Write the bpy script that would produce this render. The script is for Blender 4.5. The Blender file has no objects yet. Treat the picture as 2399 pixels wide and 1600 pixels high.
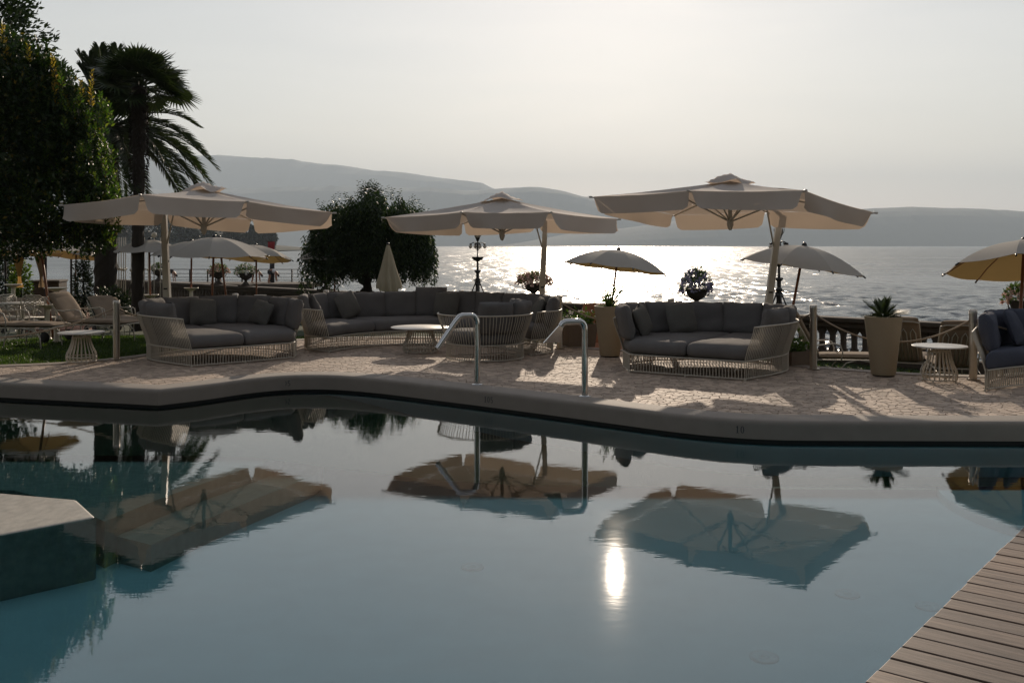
import bpy, bmesh, math, random
import numpy as np
from mathutils import Vector, Matrix, noise as mnoise
R = math.radians
rng = random.Random(7)
nrg = np.random.default_rng(7)
sc = bpy.context.scene
# ------------------------------------------------------------------ camera, sky, sun, exposure
H, F, CX, HY = 1.75, 2332.0, 1199.5, 576.0        # eye height, focal length and horizon of the photograph
cam = bpy.data.objects.new('camera', bpy.data.cameras.new('camera'))
sc.collection.objects.link(cam)
cam.location = (0, 0, H); cam.rotation_euler = (R(90), 0, 0)
cam.data.lens = 35.0; cam.data.sensor_width = 36.0; cam.data.shift_y = -224.0 / 2399.0
cam.data.clip_start = 0.05; cam.data.clip_end = 60000
sc.camera = cam
SUN_EL, SUN_AZ = 18.1, 5.9
world = bpy.data.worlds.new('World'); sc.world = world; world.use_nodes = True
wn, wl = world.node_tree.nodes, world.node_tree.links
sky = wn.new('ShaderNodeTexSky'); sky.sky_type = 'NISHITA'; sky.sun_disc = False
sky.sun_elevation = R(SUN_EL); sky.sun_rotation = R(SUN_AZ); sky.altitude = 70
sky.air_density = 1.5; sky.dust_density = 0.2; sky.ozone_density = 1.0
tint = wn.new('ShaderNodeMix'); tint.data_type = 'RGBA'; tint.blend_type = 'MULTIPLY'; tint.inputs[0].default_value = 1.0; tint.inputs[7].default_value = (1.05, 0.977, 0.975, 1)
hsv = wn.new('ShaderNodeHueSaturation'); hsv.inputs['Saturation'].default_value = 0.42
wl.new(sky.outputs[0], hsv.inputs['Color'])
tcw = wn.new('ShaderNodeTexCoord'); mpw = wn.new('ShaderNodeMapping'); mpw.inputs['Scale'].default_value = (2.2, 2.2, 13.0); wl.new(tcw.outputs['Generated'], mpw.inputs[0])
nzw = wn.new('ShaderNodeTexNoise'); nzw.inputs['Scale'].default_value = 1.7; nzw.inputs['Detail'].default_value = 7; nzw.inputs['Distortion'].default_value = 0.8; wl.new(mpw.outputs[0], nzw.inputs['Vector'])
rpw = wn.new('ShaderNodeValToRGB'); rpw.color_ramp.elements[0].position = .35; rpw.color_ramp.elements[0].color = (.975, .98, .985, 1); rpw.color_ramp.elements[1].position = .75; rpw.color_ramp.elements[1].color = (1.05, 1.045, 1.035, 1); wl.new(nzw.outputs['Fac'], rpw.inputs[0])
cld = wn.new('ShaderNodeMix'); cld.data_type = 'RGBA'; cld.blend_type = 'MULTIPLY'; cld.inputs[0].default_value = 1.0; wl.new(hsv.outputs[0], cld.inputs[6]); wl.new(rpw.outputs[0], cld.inputs[7])
wl.new(cld.outputs[2], tint.inputs[6]); wl.new(tint.outputs[2], wn['Background'].inputs[0]); wn['Background'].inputs[1].default_value = 0.10
sun = bpy.data.objects.new('sun', bpy.data.lights.new('sun', 'SUN')); sc.collection.objects.link(sun)
sun.data.energy = 4.0; sun.data.angle = R(0.5); sun.data.color = (1.0, 0.83, 0.65)
SD = Vector((math.sin(R(SUN_AZ)) * math.cos(R(SUN_EL)), math.cos(R(SUN_AZ)) * math.cos(R(SUN_EL)), math.sin(R(SUN_EL))))
sun.rotation_euler = (-SD).to_track_quat('-Z', 'Y').to_euler(); sun.location = SD * 60
sc.view_settings.view_transform = 'Standard'; sc.view_settings.look = 'None'
sc.view_settings.exposure = 0.24; sc.view_settings.gamma = 1.0; sc.view_settings.use_curve_mapping = False
sc.render.engine = 'CYCLES'
cy = sc.cycles
cy.use_denoising = True
try: cy.denoiser = 'OPENIMAGEDENOISE'
except Exception: pass
cy.max_bounces = 10; cy.diffuse_bounces = 3; cy.glossy_bounces = 4; cy.transmission_bounces = 6
cy.transparent_max_bounces = 12; cy.volume_bounces = 2
cy.caustics_reflective = False; cy.caustics_refractive = False; cy.sample_clamp_indirect = 6.0

def G(px, py, z=0.0):                              # a point of the photograph laid on the level z
    d = F * (H - z) / (py - HY); return Vector(((px - CX) / F * d, d, z))
def D(px, py, d):                                  # a point at a known distance
    return Vector(((px - CX) / F * d, d, H - (py - HY) / F * d))

# ------------------------------------------------------------------ materials
MATS = {}
def nodes_of(name):
    m = bpy.data.materials.new(name); m.use_nodes = True
    return m, m.node_tree.nodes, m.node_tree.links
def mixcol(n, l, fac, a, b, mode='MIX'):
    x = n.new('ShaderNodeMix'); x.data_type = 'RGBA'; x.blend_type = mode
    for sock, v in ((x.inputs[0], fac), (x.inputs[6], a), (x.inputs[7], b)):
        if hasattr(v, 'is_linked') or hasattr(v, 'links'): l.new(v, sock)
        elif isinstance(v, (int, float)): sock.default_value = v
        else: sock.default_value = (*v, 1) if len(v) == 3 else v
    return x.outputs[2]
def mapped(n, l, scale=(1, 1, 1), coord='Object', rot=(0, 0, 0)):
    t = n.new('ShaderNodeTexCoord'); mp = n.new('ShaderNodeMapping')
    mp.inputs['Scale'].default_value = scale; mp.inputs['Rotation'].default_value = rot
    l.new(t.outputs[coord], mp.inputs[0]); return mp.outputs[0]
def noise(n, l, vec, scale, detail=4, rough=0.55, dist=0.0):
    t = n.new('ShaderNodeTexNoise'); t.inputs['Scale'].default_value = scale
    t.inputs['Detail'].default_value = detail; t.inputs['Roughness'].default_value = rough
    t.inputs['Distortion'].default_value = dist
    if vec is not None: l.new(vec, t.inputs['Vector'])
    return t.outputs['Fac']
def ramp(n, l, fac, stops):
    r = n.new('ShaderNodeValToRGB'); e = r.color_ramp.elements
    while len(e) < len(stops): e.new(0.5)
    for k, (p, c) in enumerate(stops): e[k].position = p; e[k].color = (*c, 1) if len(c) == 3 else c
    l.new(fac, r.inputs[0]); return r.outputs[0]
def bump(n, l, h, strength, dist=0.01):
    b = n.new('ShaderNodeBump'); b.inputs['Strength'].default_value = strength
    b.inputs['Distance'].default_value = dist; l.new(h, b.inputs['Height']); return b.outputs[0]

def M(name, col, rough=0.6, var=0.2, scale=8.0, metal=0.0, bmp=0.0, bscale=40.0, island=0.0, translucent=0.0,
      stretch=(1, 1, 1), coat=0.0, spec=0.5, tcol=None, roughvar=0.0):
    if name in MATS: return MATS[name]
    m, n, l = nodes_of(name); p = n['Principled BSDF']
    vec = mapped(n, l, stretch)
    f = noise(n, l, vec, scale, 5)
    c = mixcol(n, l, f, [x * (1 - var) for x in col], [min(1, x * (1 + var)) for x in col])
    if island:
        g = n.new('ShaderNodeNewGeometry'); oi = n.new('ShaderNodeObjectInfo')
        ad = n.new('ShaderNodeMath'); ad.operation = 'ADD'; l.new(g.outputs['Random Per Island'], ad.inputs[0]); l.new(oi.outputs['Random'], ad.inputs[1])
        fr = n.new('ShaderNodeMath'); fr.operation = 'FRACT'; l.new(ad.outputs[0], fr.inputs[0])
        v = ramp(n, l, fr.outputs[0], [(0, (1 - island,) * 3), (1, (1 + island,) * 3)])
        c = mixcol(n, l, 1.0, c, v, 'MULTIPLY')
    l.new(c, p.inputs['Base Color'])
    p.inputs['Roughness'].default_value = rough; p.inputs['Metallic'].default_value = metal
    p.inputs['Specular IOR Level'].default_value = spec
    if roughvar:
        mr = n.new('ShaderNodeMapRange'); l.new(noise(n, l, vec, scale * 2.3, 4), mr.inputs[0])
        mr.inputs[3].default_value = rough - roughvar; mr.inputs[4].default_value = rough + roughvar; l.new(mr.outputs[0], p.inputs['Roughness'])
    if coat: p.inputs['Coat Weight'].default_value = coat
    if bmp: l.new(bump(n, l, noise(n, l, vec, bscale, 4), bmp), p.inputs['Normal'])
    if translucent:
        t = n.new('ShaderNodeBsdfTranslucent'); mx = n.new('ShaderNodeMixShader'); mx.inputs[0].default_value = translucent
        if tcol: t.inputs[0].default_value = (*tcol, 1)
        else: l.new(c, t.inputs[0])
        l.new(p.outputs[0], mx.inputs[1]); l.new(t.outputs[0], mx.inputs[2]); l.new(mx.outputs[0], n['Material Output'].inputs[0])
    MATS[name] = m; return m

def leafmat(name, stops, trans=0.45, rough=0.45, spec=0.4, tgain=1.6):
    m, n, l = nodes_of(name); p = n['Principled BSDF']
    g = n.new('ShaderNodeNewGeometry')
    c = ramp(n, l, g.outputs['Random Per Island'], stops)
    l.new(c, p.inputs['Base Color']); p.inputs['Roughness'].default_value = rough; p.inputs['Specular IOR Level'].default_value = spec
    t = n.new('ShaderNodeBsdfTranslucent'); mx = n.new('ShaderNodeMixShader'); mx.inputs[0].default_value = trans
    tc = mixcol(n, l, 1.0, c, (tgain, tgain * 1.05, tgain * 0.55), 'MULTIPLY'); l.new(tc, t.inputs[0])
    l.new(p.outputs[0], mx.inputs[1]); l.new(t.outputs[0], mx.inputs[2]); l.new(mx.outputs[0], n['Material Output'].inputs[0])
    return m

M_stone = M('paving_stone', (0.42, 0.325, 0.25), 0.74, 0.24, 5, bmp=0.4, bscale=38, island=0.30, roughvar=0.12)
M_grout = M('grout', (0.15, 0.118, 0.095), 0.9, 0.3, 12, bmp=0.3)
M_coping = M('coping_resin', (0.27, 0.235, 0.20), 0.78, 0.14, 6, bmp=0.25, bscale=120)
M_edging = M('edging_stone', (0.30, 0.25, 0.21), 0.75, 0.15, 6, bmp=0.2)
M_paint = M('dark_marking', (0.05, 0.05, 0.055), 0.6, 0.2, 30)
M_floor = M('pool_floor_tile', (0.74, 0.85, 0.87), 0.6, 0.10, 3)
M_step = M('pool_step_stone', (0.50, 0.46, 0.38), 0.7, 0.30, 14, bmp=0.2)
M_shelf = M('shelf_stone', (0.42, 0.385, 0.325), 0.55, 0.42, 16, bmp=0.25, bscale=30, stretch=(1, .6, 1))
M_fit = M('pool_fitting', (0.75, 0.78, 0.78), 0.4, 0.05)
M_line = M('waterline_gap', (0.02, 0.022, 0.022), 0.7, 0.2)
M_wire = M('cream_wire', (0.50, 0.45, 0.37), 0.45, 0.10, 5)
M_fab = M('grey_cushion', (0.145, 0.137, 0.132), 0.9, 0.14, 5, bmp=0.25, bscale=260, spec=0.2)
M_fab2 = M('taupe_pillow', (0.125, 0.118, 0.105), 0.9, 0.16, 6, bmp=0.25, bscale=260, spec=0.2)
M_fab3 = M('navy_cushion', (0.075, 0.082, 0.110), 0.9, 0.14, 5, bmp=0.25, bscale=260, spec=0.2)
M_top = M('table_top', (0.62, 0.60, 0.56), 0.4, 0.06)
M_chrome = M('chrome', (0.60, 0.60, 0.59), 0.10, 0.03, metal=1.0)
M_steel = M('brushed_steel', (0.50, 0.46, 0.41), 0.34, 0.15, 40, metal=1.0, stretch=(1, 1, 0.05))
M_rope = M('rope', (0.36, 0.28, 0.20), 0.85, 0.3, 90, bmp=0.5, bscale=150)
M_canvas = M('canvas', (0.64, 0.585, 0.535), 0.85, 0.06, 3, translucent=0.28, tcol=(0.66, 0.52, 0.40), bmp=0.08, bscale=9, spec=0.15)
M_mast = M('painted_mast', (0.58, 0.55, 0.49), 0.4, 0.05)
M_parasol = M('parasol_cloth', (0.60, 0.57, 0.52), 0.85, 0.06, 3, translucent=0.38, spec=0.15)
M_lining = M('yellow_lining', (0.56, 0.41, 0.19), 0.85, 0.08, 3, translucent=0.5, spec=0.1)
M_closed = M('folded_cloth', (0.46, 0.40, 0.29), 0.85, 0.15, 5, translucent=0.15, spec=0.1)
M_pole = M('parasol_wood', (0.26, 0.10, 0.05), 0.5, 0.2, 20)
M_black = M('black_cap', (0.015, 0.015, 0.017), 0.25, 0.1)
M_iron = M('dark_iron', (0.018, 0.018, 0.018), 0.45, 0.2, 20)
M_globe = M('milk_glass', (0.62, 0.60, 0.56), 0.2, 0.05, translucent=0.5)
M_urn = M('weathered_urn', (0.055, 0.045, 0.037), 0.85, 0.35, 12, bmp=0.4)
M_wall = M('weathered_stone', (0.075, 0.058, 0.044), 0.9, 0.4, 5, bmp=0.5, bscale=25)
M_pot = M('tan_planter', (0.34, 0.27, 0.175), 0.7, 0.12, 4, bmp=0.1)
M_pot2 = M('brown_planter', (0.16, 0.115, 0.08), 0.8, 0.25, 6, bmp=0.2)
M_soil = M('soil', (0.03, 0.022, 0.016), 0.95, 0.3, 30)
M_beige = M('beige_cushion', (0.29, 0.225, 0.165), 0.9, 0.14, 6, bmp=0.2, bscale=90, spec=0.15)
M_terra = M('terracotta_cushion', (0.33, 0.15, 0.085), 0.9, 0.14, 6, bmp=0.2, bscale=90, spec=0.15)
M_frame = M('white_iron', (0.55, 0.51, 0.44), 0.5, 0.12, 10)
M_tray = M('white_tray', (0.72, 0.66, 0.54), 0.45, 0.08)
M_curtain = M('ochre_curtain', (0.50, 0.34, 0.13), 0.85, 0.1, 4, translucent=0.4, spec=0.1)
M_curtain2 = M('beige_curtain', (0.40, 0.31, 0.2), 0.85, 0.1, 4, translucent=0.3, spec=0.1)
M_red = M('red_banner', (0.26, 0.02, 0.022), 0.8, 0.2, 8)
M_path = M('red_gravel_path', (0.30, 0.15, 0.10), 0.95, 0.25, 30, bmp=0.4, bscale=120)
M_bark = M('bark', (0.030, 0.023, 0.017), 0.95, 0.4, 14, bmp=0.8, bscale=30)
M_rub = M('tyre_rubber', (0.02, 0.02, 0.02), 0.8, 0.1)
M_skin = M('skin', (0.36, 0.19, 0.125), 0.55, 0.08)
M_shirt = M('white_shirt', (0.68, 0.68, 0.70), 0.9, 0.06)
M_dark = M('dark_cloth', (0.03, 0.03, 0.035), 0.9, 0.15)
M_hair = M('dark_hair', (0.02, 0.015, 0.012), 0.7, 0.2)
M_petal = M('white_petal', (0.72, 0.68, 0.66), 0.7, 0.1, translucent=0.4)
M_pinkp = M('pink_petal', (0.66, 0.45, 0.38), 0.7, 0.15, translucent=0.4)
M_lilac = M('lilac_petal', (0.36, 0.34, 0.48), 0.7, 0.15, translucent=0.4)
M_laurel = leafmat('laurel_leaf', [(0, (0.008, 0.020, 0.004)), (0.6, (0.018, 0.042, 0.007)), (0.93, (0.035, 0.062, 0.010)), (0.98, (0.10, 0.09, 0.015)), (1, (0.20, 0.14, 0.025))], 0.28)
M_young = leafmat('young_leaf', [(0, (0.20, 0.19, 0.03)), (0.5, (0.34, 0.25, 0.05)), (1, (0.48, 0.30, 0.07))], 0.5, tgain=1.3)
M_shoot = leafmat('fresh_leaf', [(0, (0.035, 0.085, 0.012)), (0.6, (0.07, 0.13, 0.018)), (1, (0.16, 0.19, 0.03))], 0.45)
M_dleaf = leafmat('dark_leaf', [(0, (0.010, 0.022, 0.008)), (1, (0.025, 0.045, 0.014))], 0.2)
M_palm = leafmat('palm_leaf', [(0, (0.016, 0.030, 0.010)), (1, (0.045, 0.065, 0.020))], 0.2, rough=0.5)
M_willow = leafmat('weeping_leaf', [(0, (0.010, 0.024, 0.006)), (0.8, (0.025, 0.048, 0.010)), (1, (0.06, 0.09, 0.02))], 0.3)
M_bedleaf = leafmat('bedding_leaf', [(0, (0.03, 0.06, 0.015)), (1, (0.08, 0.13, 0.03))], 0.4)
M_grassb = leafmat('grass_blade', [(0, (0.022, 0.046, 0.008)), (0.7, (0.045, 0.085, 0.014)), (1, (0.09, 0.125, 0.025))], 0.45)
M_lawn = M('lawn_soil', (0.025, 0.042, 0.010), 0.95, 0.4, 14, bmp=0.6, bscale=60)

def wood_mat():
    m, n, l = nodes_of('weathered_plank'); p = n['Principled BSDF']
    oi = n.new('ShaderNodeObjectInfo'); t = n.new('ShaderNodeTexCoord')
    cmb = n.new('ShaderNodeCombineXYZ'); mu = n.new('ShaderNodeMath'); mu.operation = 'MULTIPLY'; mu.inputs[1].default_value = 37.0
    l.new(oi.outputs['Random'], mu.inputs[0]); l.new(mu.outputs[0], cmb.inputs[2])
    ad = n.new('ShaderNodeVectorMath'); l.new(t.outputs['Object'], ad.inputs[0]); l.new(cmb.outputs[0], ad.inputs[1])
    mp = n.new('ShaderNodeMapping'); mp.inputs['Scale'].default_value = (1.2, 16, 1); l.new(ad.outputs[0], mp.inputs[0])
    g1 = noise(n, l, mp.outputs[0], 3.0, 8, 0.65, 0.6); g2 = noise(n, l, ad.outputs[0], 2.2, 3)
    c = ramp(n, l, g1, [(0.25, (0.050, 0.031, 0.022)), (0.5, (0.165, 0.115, 0.085)), (0.78, (0.33, 0.245, 0.185))])
    v = ramp(n, l, oi.outputs['Random'], [(0, (0.58, 0.56, 0.56)), (1, (1.22, 1.16, 1.08))])
    c = mixcol(n, l, 1.0, c, v, 'MULTIPLY')
    c = mixcol(n, l, ramp(n, l, g2, [(0.56, (0, 0, 0)), (0.75, (0.45,) * 3)]), c, (0.085, 0.052, 0.036))
    l.new(c, p.inputs['Base Color']); p.inputs['Roughness'].default_value = 0.62
    l.new(bump(n, l, g1, 0.35, 0.004), p.inputs['Normal']); return m
M_plank = wood_mat()

def pool_water_mat():
    m, n, l = nodes_of('pool_water'); n.remove(n['Principled BSDF'])
    vec = mapped(n, l, (1, 1, 1))
    a = noise(n, l, mapped(n, l, (1.0, 2.6, 1)), 2.3, 2, 0.5, 0.4); b = noise(n, l, mapped(n, l, (1.2, 2.4, 1)), 11.0, 2, 0.5, 0.3)
    sm = n.new('ShaderNodeMath'); sm.operation = 'MULTIPLY_ADD'; sm.inputs[1].default_value = 0.30; l.new(b, sm.inputs[0]); l.new(a, sm.inputs[2])
    nb = bump(n, l, sm.outputs[0], 1.0, 0.00040)
    fr = n.new('ShaderNodeFresnel'); fr.inputs[0].default_value = 1.6; l.new(nb, fr.inputs['Normal'])
    tr = n.new('ShaderNodeBsdfTransparent'); tr.inputs[0].default_value = (0.60, 0.93, 0.97, 1)
    gl = n.new('ShaderNodeBsdfGlossy'); gl.inputs['Roughness'].default_value = 0.008; l.new(nb, gl.inputs['Normal'])
    gl.inputs[0].default_value = (1, 1, 1, 1)
    g2 = n.new('ShaderNodeBsdfGlossy'); g2.inputs['Roughness'].default_value = 0.08; l.new(nb, g2.inputs['Normal'])
    mg = n.new('ShaderNodeMixShader'); mg.inputs[0].default_value = 0.006; l.new(gl.outputs[0], mg.inputs[1]); l.new(g2.outputs[0], mg.inputs[2]); gl = mg
    mx = n.new('ShaderNodeMixShader'); l.new(fr.outputs[0], mx.inputs[0]); l.new(tr.outputs[0], mx.inputs[1]); l.new(gl.outputs[0], mx.inputs[2])
    l.new(mx.outputs[0], n['Material Output'].inputs[0]); return m
def lake_mat():
    m, n, l = nodes_of('lake_water'); p = n['Principled BSDF']
    p.inputs['Base Color'].default_value = (0.012, 0.028, 0.032, 1); p.inputs['IOR'].default_value = 1.33
    # waves too small to resolve widen the gloss with the stretch of open water
    tc = n.new('ShaderNodeTexCoord'); sx = n.new('ShaderNodeSeparateXYZ'); l.new(tc.outputs['Object'], sx.inputs[0])
    mr = n.new('ShaderNodeMapRange'); mr.inputs[1].default_value = 20; mr.inputs[2].default_value = 160; mr.inputs[3].default_value = 0.16; mr.inputs[4].default_value = 0.30; l.new(sx.outputs[1], mr.inputs[0])
    pt = noise(n, l, mapped(n, l, (0.012, 0.05, 1)), 1.0, 4, 0.6, 0.4); ad = n.new('ShaderNodeMath'); ad.operation = 'MULTIPLY_ADD'; ad.inputs[1].default_value = 0.16; l.new(pt, ad.inputs[0])
    sb = n.new('ShaderNodeMath'); sb.operation = 'SUBTRACT'; sb.inputs[1].default_value = 0.08; l.new(mr.outputs[0], ad.inputs[2]); l.new(ad.outputs[0], sb.inputs[0]); l.new(sb.outputs[0], p.inputs['Roughness'])
    a = noise(n, l, mapped(n, l, (1.0, 1.9, 1)), 0.28, 3, 0.6, 0.5); b = noise(n, l, mapped(n, l, (1.0, 1.5, 1), rot=(0, 0, 0.5)), 1.3, 4, 0.62, 0.3)
    s = n.new('ShaderNodeMath'); s.operation = 'MULTIPLY_ADD'; s.inputs[1].default_value = 0.42; l.new(b, s.inputs[0]); l.new(a, s.inputs[2])
    c = noise(n, l, mapped(n, l, (1.0, 0.35, 1)), 0.30, 3, 0.6, 0.3); e = noise(n, l, mapped(n, l, (1.0, 0.25, 1)), 0.08, 3, 0.6, 0.3)
    s2 = n.new('ShaderNodeMath'); s2.operation = 'MULTIPLY_ADD'; s2.inputs[1].default_value = 3.4; l.new(c, s2.inputs[0]); l.new(s.outputs[0], s2.inputs[2])
    s3 = n.new('ShaderNodeMath'); s3.operation = 'MULTIPLY_ADD'; s3.inputs[1].default_value = 8.0; l.new(e, s3.inputs[0]); l.new(s2.outputs[0], s3.inputs[2])
    l.new(bump(n, l, s3.outputs[0], 1.0, 0.20), p.inputs['Normal']); return m
M_pool = pool_water_mat(); M_lake = lake_mat()
M_hill = M('wooded_hill', (0.035, 0.045, 0.035), 1.0, 0.4, 0.004)
M_villa = M('villa_plaster', (0.42, 0.36, 0.29), 0.9, 0.1, 0.5)
M_win = M('dark_window', (0.02, 0.02, 0.025), 0.3, 0.1)
M_roof = M('roof_tile', (0.16, 0.075, 0.05), 0.9, 0.2, 1)

# ------------------------------------------------------------------ builders
def link(o): sc.collection.objects.link(o); return o
def tag(o, label=None, cat=None, group=None, kind=None):
    for k, v in (('label', label), ('category', cat), ('group', group), ('kind', kind)):
        if v: o[k] = v
    return o
def thing(name, label, cat, loc=(0, 0, 0), group=None, rz=0.0):
    o = bpy.data.objects.new(name, None); o.location = loc; o.rotation_euler = (0, 0, rz); o.empty_display_size = 0.2
    return tag(link(o), label, cat, group)
def copy_tree(o, parent=None):
    c = o.copy(); link(c); c.parent = parent
    for ch in list(o.children): copy_tree(ch, c)
    return c
def relabel(o, label, loc=None, rz=None, scale=None):
    o['label'] = label
    if loc is not None: o.location = loc
    if rz is not None: o.rotation_euler = (0, 0, rz)
    if scale is not None: o.scale = (scale,) * 3
    return o

class MB:
    def __init__(s): s.v, s.f = [], []
    def add(s, vs, fs):
        k = len(s.v); s.v += [tuple(v) for v in vs]; s.f += [tuple(i + k for i in f) for f in fs]; return s
    def box(s, c, size, rz=0.0, rx=0.0, ry=0.0):
        m = Matrix.Translation(c) @ Matrix.Rotation(rz, 4, 'Z') @ Matrix.Rotation(ry, 4, 'Y') @ Matrix.Rotation(rx, 4, 'X')
        x, y, z = (k / 2 for k in size)
        vs = [m @ Vector(p) for p in ((-x, -y, -z), (x, -y, -z), (x, y, -z), (-x, y, -z), (-x, -y, z), (x, -y, z), (x, y, z), (-x, y, z))]
        return s.add(vs, [(3, 2, 1, 0), (4, 5, 6, 7), (0, 1, 5, 4), (1, 2, 6, 5), (2, 3, 7, 6), (3, 0, 4, 7)])
    def tube(s, pts, r, n=6, closed=False, cap=True):
        pts = [Vector(p) for p in pts]; k = len(pts); rs = r if isinstance(r, (list, tuple)) else [r] * k
        up = Vector((0, 0, 1)); vs = []; prev = None
        for i, p in enumerate(pts):
            t = (pts[(i + 1) % k] - pts[i - 1]) if closed else (pts[min(i + 1, k - 1)] - pts[max(i - 1, 0)])
            t = t.normalized() if t.length > 1e-9 else Vector((0, 0, 1))
            if prev is None: a = t.cross(up) if abs(t.z) < 0.95 else t.cross(Vector((1, 0, 0)))
            else: a = prev - t * prev.dot(t)
            if a.length < 1e-6: a = t.orthogonal()
            a.normalize(); prev = a; b = t.cross(a)
            for j in range(n):
                w = 2 * math.pi * (j + 0.5) / n; vs.append(p + (a * math.cos(w) + b * math.sin(w)) * rs[i])
        fs = [(i * n + j, i * n + (j + 1) % n, ((i + 1) % k) * n + (j + 1) % n, ((i + 1) % k) * n + j) for i in range(k if closed else k - 1) for j in range(n)]
        if cap and not closed: fs += [tuple(range(n - 1, -1, -1)), tuple((k - 1) * n + j for j in range(n))]
        return s.add(vs, fs)
    def lathe(s, prof, n=16, c=(0, 0, 0), mat=None, squash=1.0):
        vs, k = [], len(prof); m = mat or Matrix.Translation(c)
        for r, z in prof:
            for j in range(n):
                w = 2 * math.pi * j / n; vs.append(m @ Vector((r * math.cos(w), r * math.sin(w) * squash, z)))
        fs = [(i * n + j, i * n + (j + 1) % n, (i + 1) * n + (j + 1) % n, (i + 1) * n + j) for i in range(k - 1) for j in range(n)]
        fs += [tuple(range(n - 1, -1, -1)), tuple((k - 1) * n + j for j in range(n))]
        return s.add(vs, fs)
    def prism(s, poly, z0, z1, top_inset=0.0):
        k = len(poly); c = sum((Vector((p[0], p[1])) for p in poly), Vector((0, 0))) / k; top = []
        for p in poly:
            q = Vector((p[0], p[1])); dv = c - q; top.append(q + dv.normalized() * min(top_inset, dv.length * .5) if top_inset else q)
        vs = [(p[0], p[1], z0) for p in poly] + [(q.x, q.y, z1) for q in top]
        return s.add(vs, [tuple(range(k - 1, -1, -1)), tuple(range(k, 2 * k))] + [(i, (i + 1) % k, k + (i + 1) % k, k + i) for i in range(k)])
    def grid(s, rows, closed_u=False):
        a, b = len(rows), len(rows[0]); vs = [p for r_ in rows for p in r_]
        e = b if closed_u else b - 1
        return s.add(vs, [(i * b + j, i * b + (j + 1) % b, (i + 1) * b + (j + 1) % b, (i + 1) * b + j) for i in range(a - 1) for j in range(e)])
    def mesh(s, name, m, smooth=False, off=None):
        me = bpy.data.meshes.new(name)
        vs = s.v if off is None else [(x - off[0], y - off[1], z - off[2]) for x, y, z in s.v]
        me.from_pydata(vs, [], s.f); me.materials.append(m)
        if smooth: me.polygons.foreach_set('use_smooth', [True] * len(me.polygons))
        me.update(); return me
    def build(s, name, m, parent=None, smooth=False, world=False, label=None, kind=None):
        off = None
        if world and parent is not None:
            q = parent; off = Vector((0, 0, 0))
            while q is not None: off += q.location; q = q.parent
        o = link(bpy.data.objects.new(name, s.mesh(name, m, smooth, off)))
        if parent is not None: o.parent = parent
        return tag(o, label, None, None, kind)
def autosmooth(o, ang=40):
    try: o.data.set_sharp_from_angle(angle=R(ang))
    except Exception: pass
    return o
def bevel(o, w=0.01, seg=2):
    b = o.modifiers.new('bevel', 'BEVEL'); b.width = w; b.segments = seg; b.limit_method = 'ANGLE'; return o

def np_mesh(name, V, Fq, m, parent=None, kind=None, smooth=False):
    me = bpy.data.meshes.new(name); V = np.asarray(V, np.float32); Fq = np.asarray(Fq, np.int32); k = Fq.shape[1]
    me.vertices.add(len(V)); me.vertices.foreach_set('co', V.ravel())
    me.loops.add(Fq.size); me.loops.foreach_set('vertex_index', Fq.ravel())
    me.polygons.add(len(Fq)); me.polygons.foreach_set('loop_start', np.arange(0, Fq.size, k, dtype=np.int32))
    try: me.polygons.foreach_set('loop_total', np.full(len(Fq), k, np.int32))
    except Exception: pass
    me.materials.append(m); me.update(calc_edges=True); me.validate()
    o = link(bpy.data.objects.new(name, me))
    if parent is not None: o.parent = parent
    return tag(o, None, None, None, kind)
def unit(a): return a / np.maximum(np.linalg.norm(a, axis=1, keepdims=True), 1e-9)
def leaves(name, P, Dv, size, m, parent=None, width=0.42, fold=0.12, kind=None, droop=0.0):
    P = np.asarray(P, float); Dv = unit(np.asarray(Dv, float)); N = len(P); size = np.broadcast_to(np.asarray(size, float), (N,))[:, None]
    rnd = unit(nrg.normal(size=(N, 3))); side = unit(np.cross(Dv, rnd)); nor = np.cross(side, Dv)
    tip = P + Dv * size; tip[:, 2] -= droop * size[:, 0]
    mid = P + Dv * size * 0.45
    V = np.stack([P, mid + side * size * width * 0.5 + nor * size * fold, tip, mid - side * size * width * 0.5 + nor * size * fold], 1).reshape(-1, 3)
    Fq = np.arange(N * 4).reshape(N, 4)
    return np_mesh(name, V, Fq, m, parent, kind)
def rand_dirs(n, up=0.0):
    d = nrg.normal(size=(n, 3)); d[:, 2] += up; return unit(d)

def chaikin(pts, it=2, closed=False):
    pts = [Vector((p[0], p[1])) for p in pts]
    for _ in range(it):
        out = [] if closed else [pts[0]]; k = len(pts)
        for i in range(k if closed else k - 1):
            a, b = pts[i], pts[(i + 1) % k]; out += [a * .75 + b * .25, a * .25 + b * .75]
        if not closed: out.append(pts[-1])
        pts = out
    return pts
class Path:
    def __init__(s, pts):
        s.p = [Vector((p[0], p[1])) for p in pts]; s.l = [0.0]
        for a, b in zip(s.p, s.p[1:]): s.l.append(s.l[-1] + (b - a).length)
        s.L = s.l[-1]
    def at(s, t):
        t = min(max(t, 0), 1) * s.L
        for i in range(len(s.p) - 1):
            if t <= s.l[i + 1] or i == len(s.p) - 2:
                w = (t - s.l[i]) / max(s.l[i + 1] - s.l[i], 1e-9); return s.p[i].lerp(s.p[i + 1], w)
    def tan(s, t): return (s.at(min(t + .01, 1)) - s.at(max(t - .01, 0))).normalized()
def inside(p, poly):
    x, y = p[0], p[1]; c = False; j = len(poly) - 1
    for i in range(len(poly)):
        a, b = poly[i], poly[j]
        if (a[1] > y) != (b[1] > y) and x < (b[0] - a[0]) * (y - a[1]) / (b[1] - a[1]) + a[0]: c = not c
        j = i
    return c
def sstep(x, a, b): t = min(max((x - a) / (b - a), 0), 1); return t * t * (3 - 2 * t)
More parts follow.
